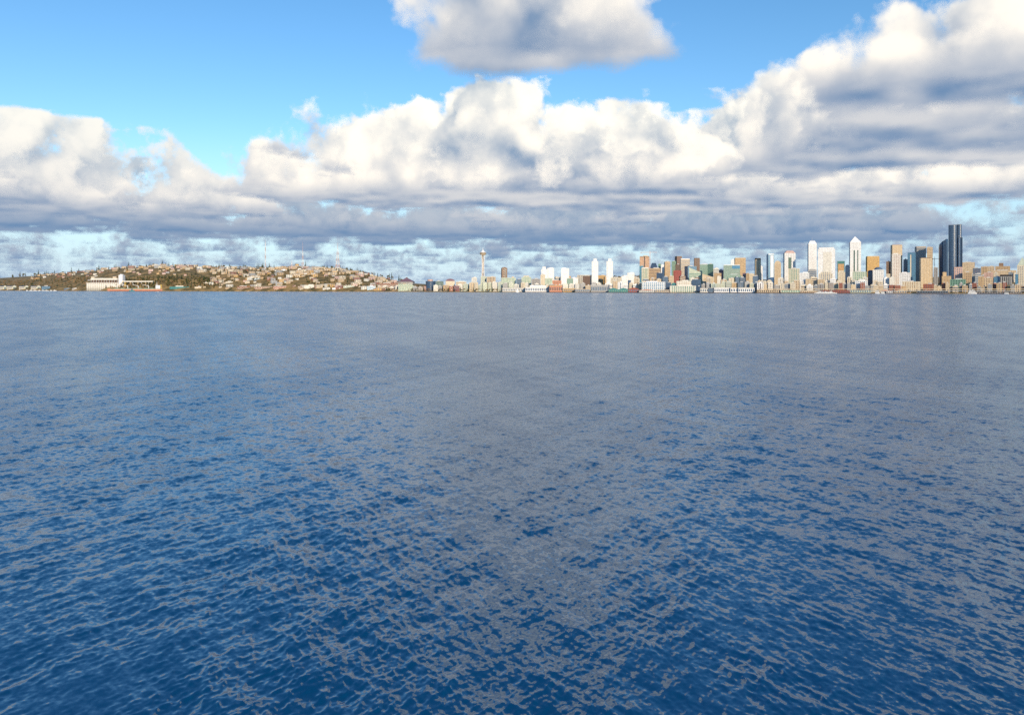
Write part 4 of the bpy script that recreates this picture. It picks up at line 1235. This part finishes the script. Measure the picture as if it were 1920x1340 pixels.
# ------------------------------------------------------------------ the hillside: houses, flats, trees
def hillside():
    rnd = random.Random(21)
    walls = [('cream', 'cream'), ('sand', 'sandy'), ('tan', 'tan'), ('rust', 'brick red'), ('grey', 'grey'), ('offwhite', 'off-white'), ('ochre', 'ochre'), ('sand', 'sandy'), ('tan', 'tan'), ('pink', 'rosy')]
    roofs = ['brown', 'dgrey', 'dbrown', 'rust', 'slate']
    def house_mesh(sh, w, d, h, wall, roof):
        wm = MB().box(-w / 2, w / 2, -d / 2, d / 2, -4, h).mesh('wall', paint(wall))
        m = MB(); e = .6; a, b = w / 2 + e, d / 2 + e; rh = 3.2
        if sh == 0: m.add([(-a, -b, h), (a, -b, h), (a, b, h), (-a, b, h), (0, -b, h + rh), (0, b, h + rh)], [(0, 1, 4), (2, 3, 5), (1, 2, 5, 4), (3, 0, 4, 5), (3, 2, 1, 0)])
        elif sh == 1: m.add([(-a, -b, h), (a, -b, h), (a, b, h), (-a, b, h), (-a, 0, h + rh), (a, 0, h + rh)], [(0, 1, 5, 4), (2, 3, 4, 5), (3, 0, 4), (1, 2, 5), (3, 2, 1, 0)])
        else: m.box(-a, a, -b, b, h + .01, h + 1)
        win = MB()
        for f in range(max(1, int(h / 3.2))):
            for i in range(3):
                x = -w * .34 + i * w * .34
                win.box(x - w * .09, x + w * .09, -d / 2 - .12, -d / 2 + .2, f * 3.2 + 1, f * 3.2 + 2.5)
        return wm, m.mesh('roof', paint(roof)), win.mesh('window_row', glass('slate'))
    cache = {}
    def zone(px, Y):
        ys, yr, _ = land(px); t = (Y - ys) / (yr - ys)
        h = 'on the crest' if t > .72 else 'half way up' if t > .28 else 'at the foot'
        w = ('above the marina', 'above the grain silos', 'above the dark mixed wood', 'left of the radio masts', 'below the radio masts', 'at the hill end')[sum(px > q for q in (165, 265, 400, 480, 645))]
        return h + ' ' + w
    def put(px, t, big=False):
        ys, yr, _ = land(px)
        Y = ys + t * (yr - ys)
        i = rnd.randrange(len(walls)); sh = rnd.randrange(3) if not big else 2; rf = rnd.choice(roofs); sz = rnd.randrange(2)
        key = (i, sh, rf, sz, big)
        if key not in cache:
            w, d, h = ((16, 12, 7.5), (21, 13, 9.0))[sz] if not big else ((28, 16, 13), (38, 18, 16))[sz]
            cache[key] = house_mesh(sh, w, d, h, walls[i][0], rf if not big else 'lgrey')
        az = math.atan2(px - 960, F)
        r = empty('house' if not big else 'apartment_block', ((px - 960) / F * Y, Y, ground(px, Y)), -az + R(rnd.uniform(-28, 28)))
        for nm, me in zip(('wall', 'roof', 'window_row'), cache[key]):
            o = bpy.data.objects.new(nm, me); C.objects.link(o); o.parent = r
            if nm == 'window_row': o['kind'] = 'stuff'
        kind = ('gabled', 'side gabled', 'flat roofed')[sh]
        if big: tag(r, '%s block of flats %s' % (walls[i][1], zone(px, Y)), 'flats', '%s flats %s' % (walls[i][1], zone(px, Y)))
        else: tag(r, '%s %s house %s' % (walls[i][1], kind, zone(px, Y)), 'house', '%s %s houses %s' % (walls[i][1], kind, zone(px, Y)))
    n = 0
    while n < 295:
        px = rnd.uniform(60, 760) if n > 40 else rnd.uniform(60, 200)
        t = rnd.uniform(.05, 1.0) ** 1.2 if px > 400 else rnd.uniform(.2, 1.0)
        if px < 165 and t < .36: continue
        if 260 < px < 400 and t < rnd.uniform(.2, .34): continue
        if px > 690 and t > .75: continue
        put(px, t); n += 1
    for i in range(210):
        px = rnd.uniform(395, 745) if i < 170 else rnd.uniform(190, 395)
        if px < 395: put(px, rnd.uniform(.4, .95), True); continue
        put(px, rnd.uniform(.05, .75) if px < 680 else rnd.uniform(.04, .5), True)

    # ---- trees: many small leaf clumps or twigs through the crown
    def conifer(seed, h):
        rr = random.Random(seed); m = MB()
        for i in range(110):
            z = h * (.12 + .88 * rr.random() ** 1.15); q = (1 - z / h) * h * .24 + .25
            a = rr.uniform(0, 6.28); rad = q * rr.uniform(.35, 1.0); s = .9 + 1.1 * (1 - z / h)
            x, y = math.cos(a) * rad, math.sin(a) * rad
            m.add([(x * .3, y * .3, z + s * .5), (x + s * math.sin(a) * .7, y - s * math.cos(a) * .7, z - s * .3), (x * 1.25, y * 1.25, z - s * .7), (x - s * math.sin(a) * .7, y + s * math.cos(a) * .7, z - s * .3)], [(0, 1, 2, 3)])
        return MB().bar((0, 0, -2), (0, 0, h * .9), .9, .15), m
    def broad(seed, h, bare):
        rr = random.Random(seed); m = MB(); lobes = [(rr.uniform(-.22, .22) * h, rr.uniform(-.22, .22) * h, h * rr.uniform(.5, .82), h * rr.uniform(.14, .25)) for _ in range(7)]
        for i in range(150):
            lx, ly, lz, lr = rr.choice(lobes)
            v = Vector((rr.gauss(0, 1), rr.gauss(0, 1), rr.gauss(0, 1))).normalized() * lr * rr.uniform(.5, 1.1)
            c = Vector((lx, ly, lz)) + v; s = rr.uniform(.5, 1.0) if bare else rr.uniform(.7, 1.35)
            u = Vector((rr.uniform(-1, 1), rr.uniform(-1, 1), rr.uniform(-1, 1))).normalized(); w = u.cross(Vector((.3, .5, .8))).normalized()
            q = .45 if bare else 1
            m.add([tuple(c + u * s), tuple(c + w * s * q), tuple(c - u * s), tuple(c - w * s * q)], [(0, 1, 2, 3)])
        t = MB().bar((0, 0, -2), (0, 0, h * .5), 1.0, .5)
        for lx, ly, lz, lr in lobes: t.bar((0, 0, h * .35), (lx, ly, lz), .4, .15)
        return t, m
    def leaf(name, c0, c1):
        m, nt, b = mat_nodes(name)
        g = nt.nodes.new('ShaderNodeNewGeometry')
        r = nt.nodes.new('ShaderNodeValToRGB')
        r.color_ramp.elements[0].color = (*c0, 1); r.color_ramp.elements[1].color = (*c1, 1)
        nt.links.new(g.outputs['Random Per Island'], r.inputs[0])
        nt.links.new(r.outputs[0], b.inputs['Base Color']); b.inputs['Roughness'].default_value = .9
        return m
    bark = paint((.09, .06, .045), 1)
    kinds = []
    mats = [leaf('evergreen_needles', (.025, .05, .018), (.08, .11, .035)), leaf('olive_leaves', (.09, .10, .02), (.24, .19, .06)), leaf('bare_twigs', (.24, .13, .06), (.46, .29, .12))]
    for s in range(3): kinds.append(('evergreen_tree', conifer(s, 19 + 4 * s), 0))
    for s in range(2): kinds.append(('leafy_tree', broad(10 + s, 13 + 3 * s, False), 1))
    for s in range(3): kinds.append(('bare_tree', broad(20 + s, 13 + 2 * s, True), 2))
    built = [(nm, t.mesh('trunk', bark), m.mesh('crown', mats[k]), m) for nm, (t, m), k in kinds]
    LB = {'evergreen_tree': ('dark green conifer', 'conifers'),
          'leafy_tree': ('olive green leafy tree', 'leafy trees'),
          'bare_tree': ('brown bare tree', 'bare trees')}
    LC = {'evergreen_tree': ('dark conifer in the city streets across the bay', 'conifers in the city'),
          'leafy_tree': ('olive leafy tree in the city streets across the bay', 'leafy trees in the city'),
          'bare_tree': ('reddish bare street tree in the city across the bay', 'bare trees in the city')}
    def tree(px, Y, lab, ki=None, sc_=None):
        nm, tm, cm, _ = built[rnd.randrange(8) if ki is None else ki]
        s = sc_ or rnd.uniform(.75, 1.25)
        r = empty(nm, ((px - 960) / F * Y, Y, ground(px, Y)), rnd.uniform(0, 6.28)); r.scale = (s, s, s)
        for n_, me in (('trunk', tm), ('crown', cm)):
            o = bpy.data.objects.new(n_, me); C.objects.link(o); o.parent = r
        if lab is LB: tag(r, '%s by houses %s' % (lab[nm][0], zone(px, Y)), 'tree', '%s %s' % (lab[nm][1], zone(px, Y)))
        else: tag(r, lab[nm][0], 'tree', lab[nm][1])
    for i in range(110):     # along the skyline
        px = rnd.uniform(-5, 775); ys, yr, _ = land(px)
        tree(px, ys + (yr - ys) * rnd.uniform(.9, 1.02), LB, rnd.choice([0, 1, 2, 0, 1, 2, 3, 4, 6]), rnd.uniform(.9, 1.9))
    for i in range(260):
        px = rnd.uniform(60, 775); ys, yr, _ = land(px)
        tree(px, ys + (yr - ys) * rnd.uniform(.1, .95), LB)
    for i in range(60):
        px = rnd.uniform(780, 1240); ys, yr, _ = land(px)
        tree(px, ys + rnd.uniform(60, 420), LC)
    for i in range(60):
        px = rnd.uniform(1040, 1215); ys, yr, _ = land(px)
        tree(px, ys + (yr - ys) * rnd.uniform(.75, 1.0), LC)
    for i in range(40):
        px = rnd.uniform(1240, 1920); tree(px, land(px)[0] + rnd.uniform(70, 95), LC, rnd.choice([3, 4, 5, 6, 7]), .7)
    # the woods on the bluffs read as one mass
    def wood(name, n, area, ks, label):
        by = {}
        for i in range(n):
            px, t = area(); ys, yr, _ = land(px); Y = ys + t * (yr - ys)
            k = rnd.choice(ks); s = rnd.uniform(.7, 1.15); a = rnd.uniform(0, 6.28); ca, sa = math.cos(a) * s, math.sin(a) * s
            X, Z = (px - 960) / F * Y, ground(px, Y)
            v = np.array(built[k][3].v)
            co = np.stack([v[:, 0] * ca - v[:, 1] * sa + X, v[:, 0] * sa + v[:, 1] * ca + Y, v[:, 2] * s + Z], 1)
            by.setdefault(kinds[k][2], []).append(co)
        vs, mi = [], []
        me = bpy.data.meshes.new(name)
        for j, (mk, lst) in enumerate(sorted(by.items())):
            me.materials.append(mats[mk]); arr = np.concatenate(lst); vs.append(arr); mi += [j] * (len(arr) // 4)
        vs = np.concatenate(vs)
        me.from_pydata(vs.tolist(), [], np.arange(len(vs)).reshape(-1, 4).tolist())
        me.polygons.foreach_set('material_index', mi)
        o = bpy.data.objects.new(name, me); C.objects.link(o); tag(o, label, 'wood', kind='stuff')
    def bluff():
        px = rnd.uniform(-250, 165); return px, rnd.uniform(.03, .36)
    wood('bluff_wood', 900, bluff, [5, 6, 7, 6, 7, 5, 3, 0], 'reddish brown bare wood covering the bluff above the marina')
    def dell():
        px = rnd.uniform(165, 405); return px, rnd.uniform(.04, .24 if px > 255 else .20)
    wood('hillside_wood', 620, dell, [0, 1, 2, 3, 4, 5, 6, 7], 'dark mixed wood on the slope behind the grain terminal')
    def street():
        px = rnd.uniform(400, 1215); return px, rnd.uniform(.03, .98 if px < 700 or px > 1050 else .3)
    wood('street_greenery', 1700, street, [1, 3, 4, 5, 6, 7, 5, 6], 'scattered greenery between the streets across the bay')


hillside()
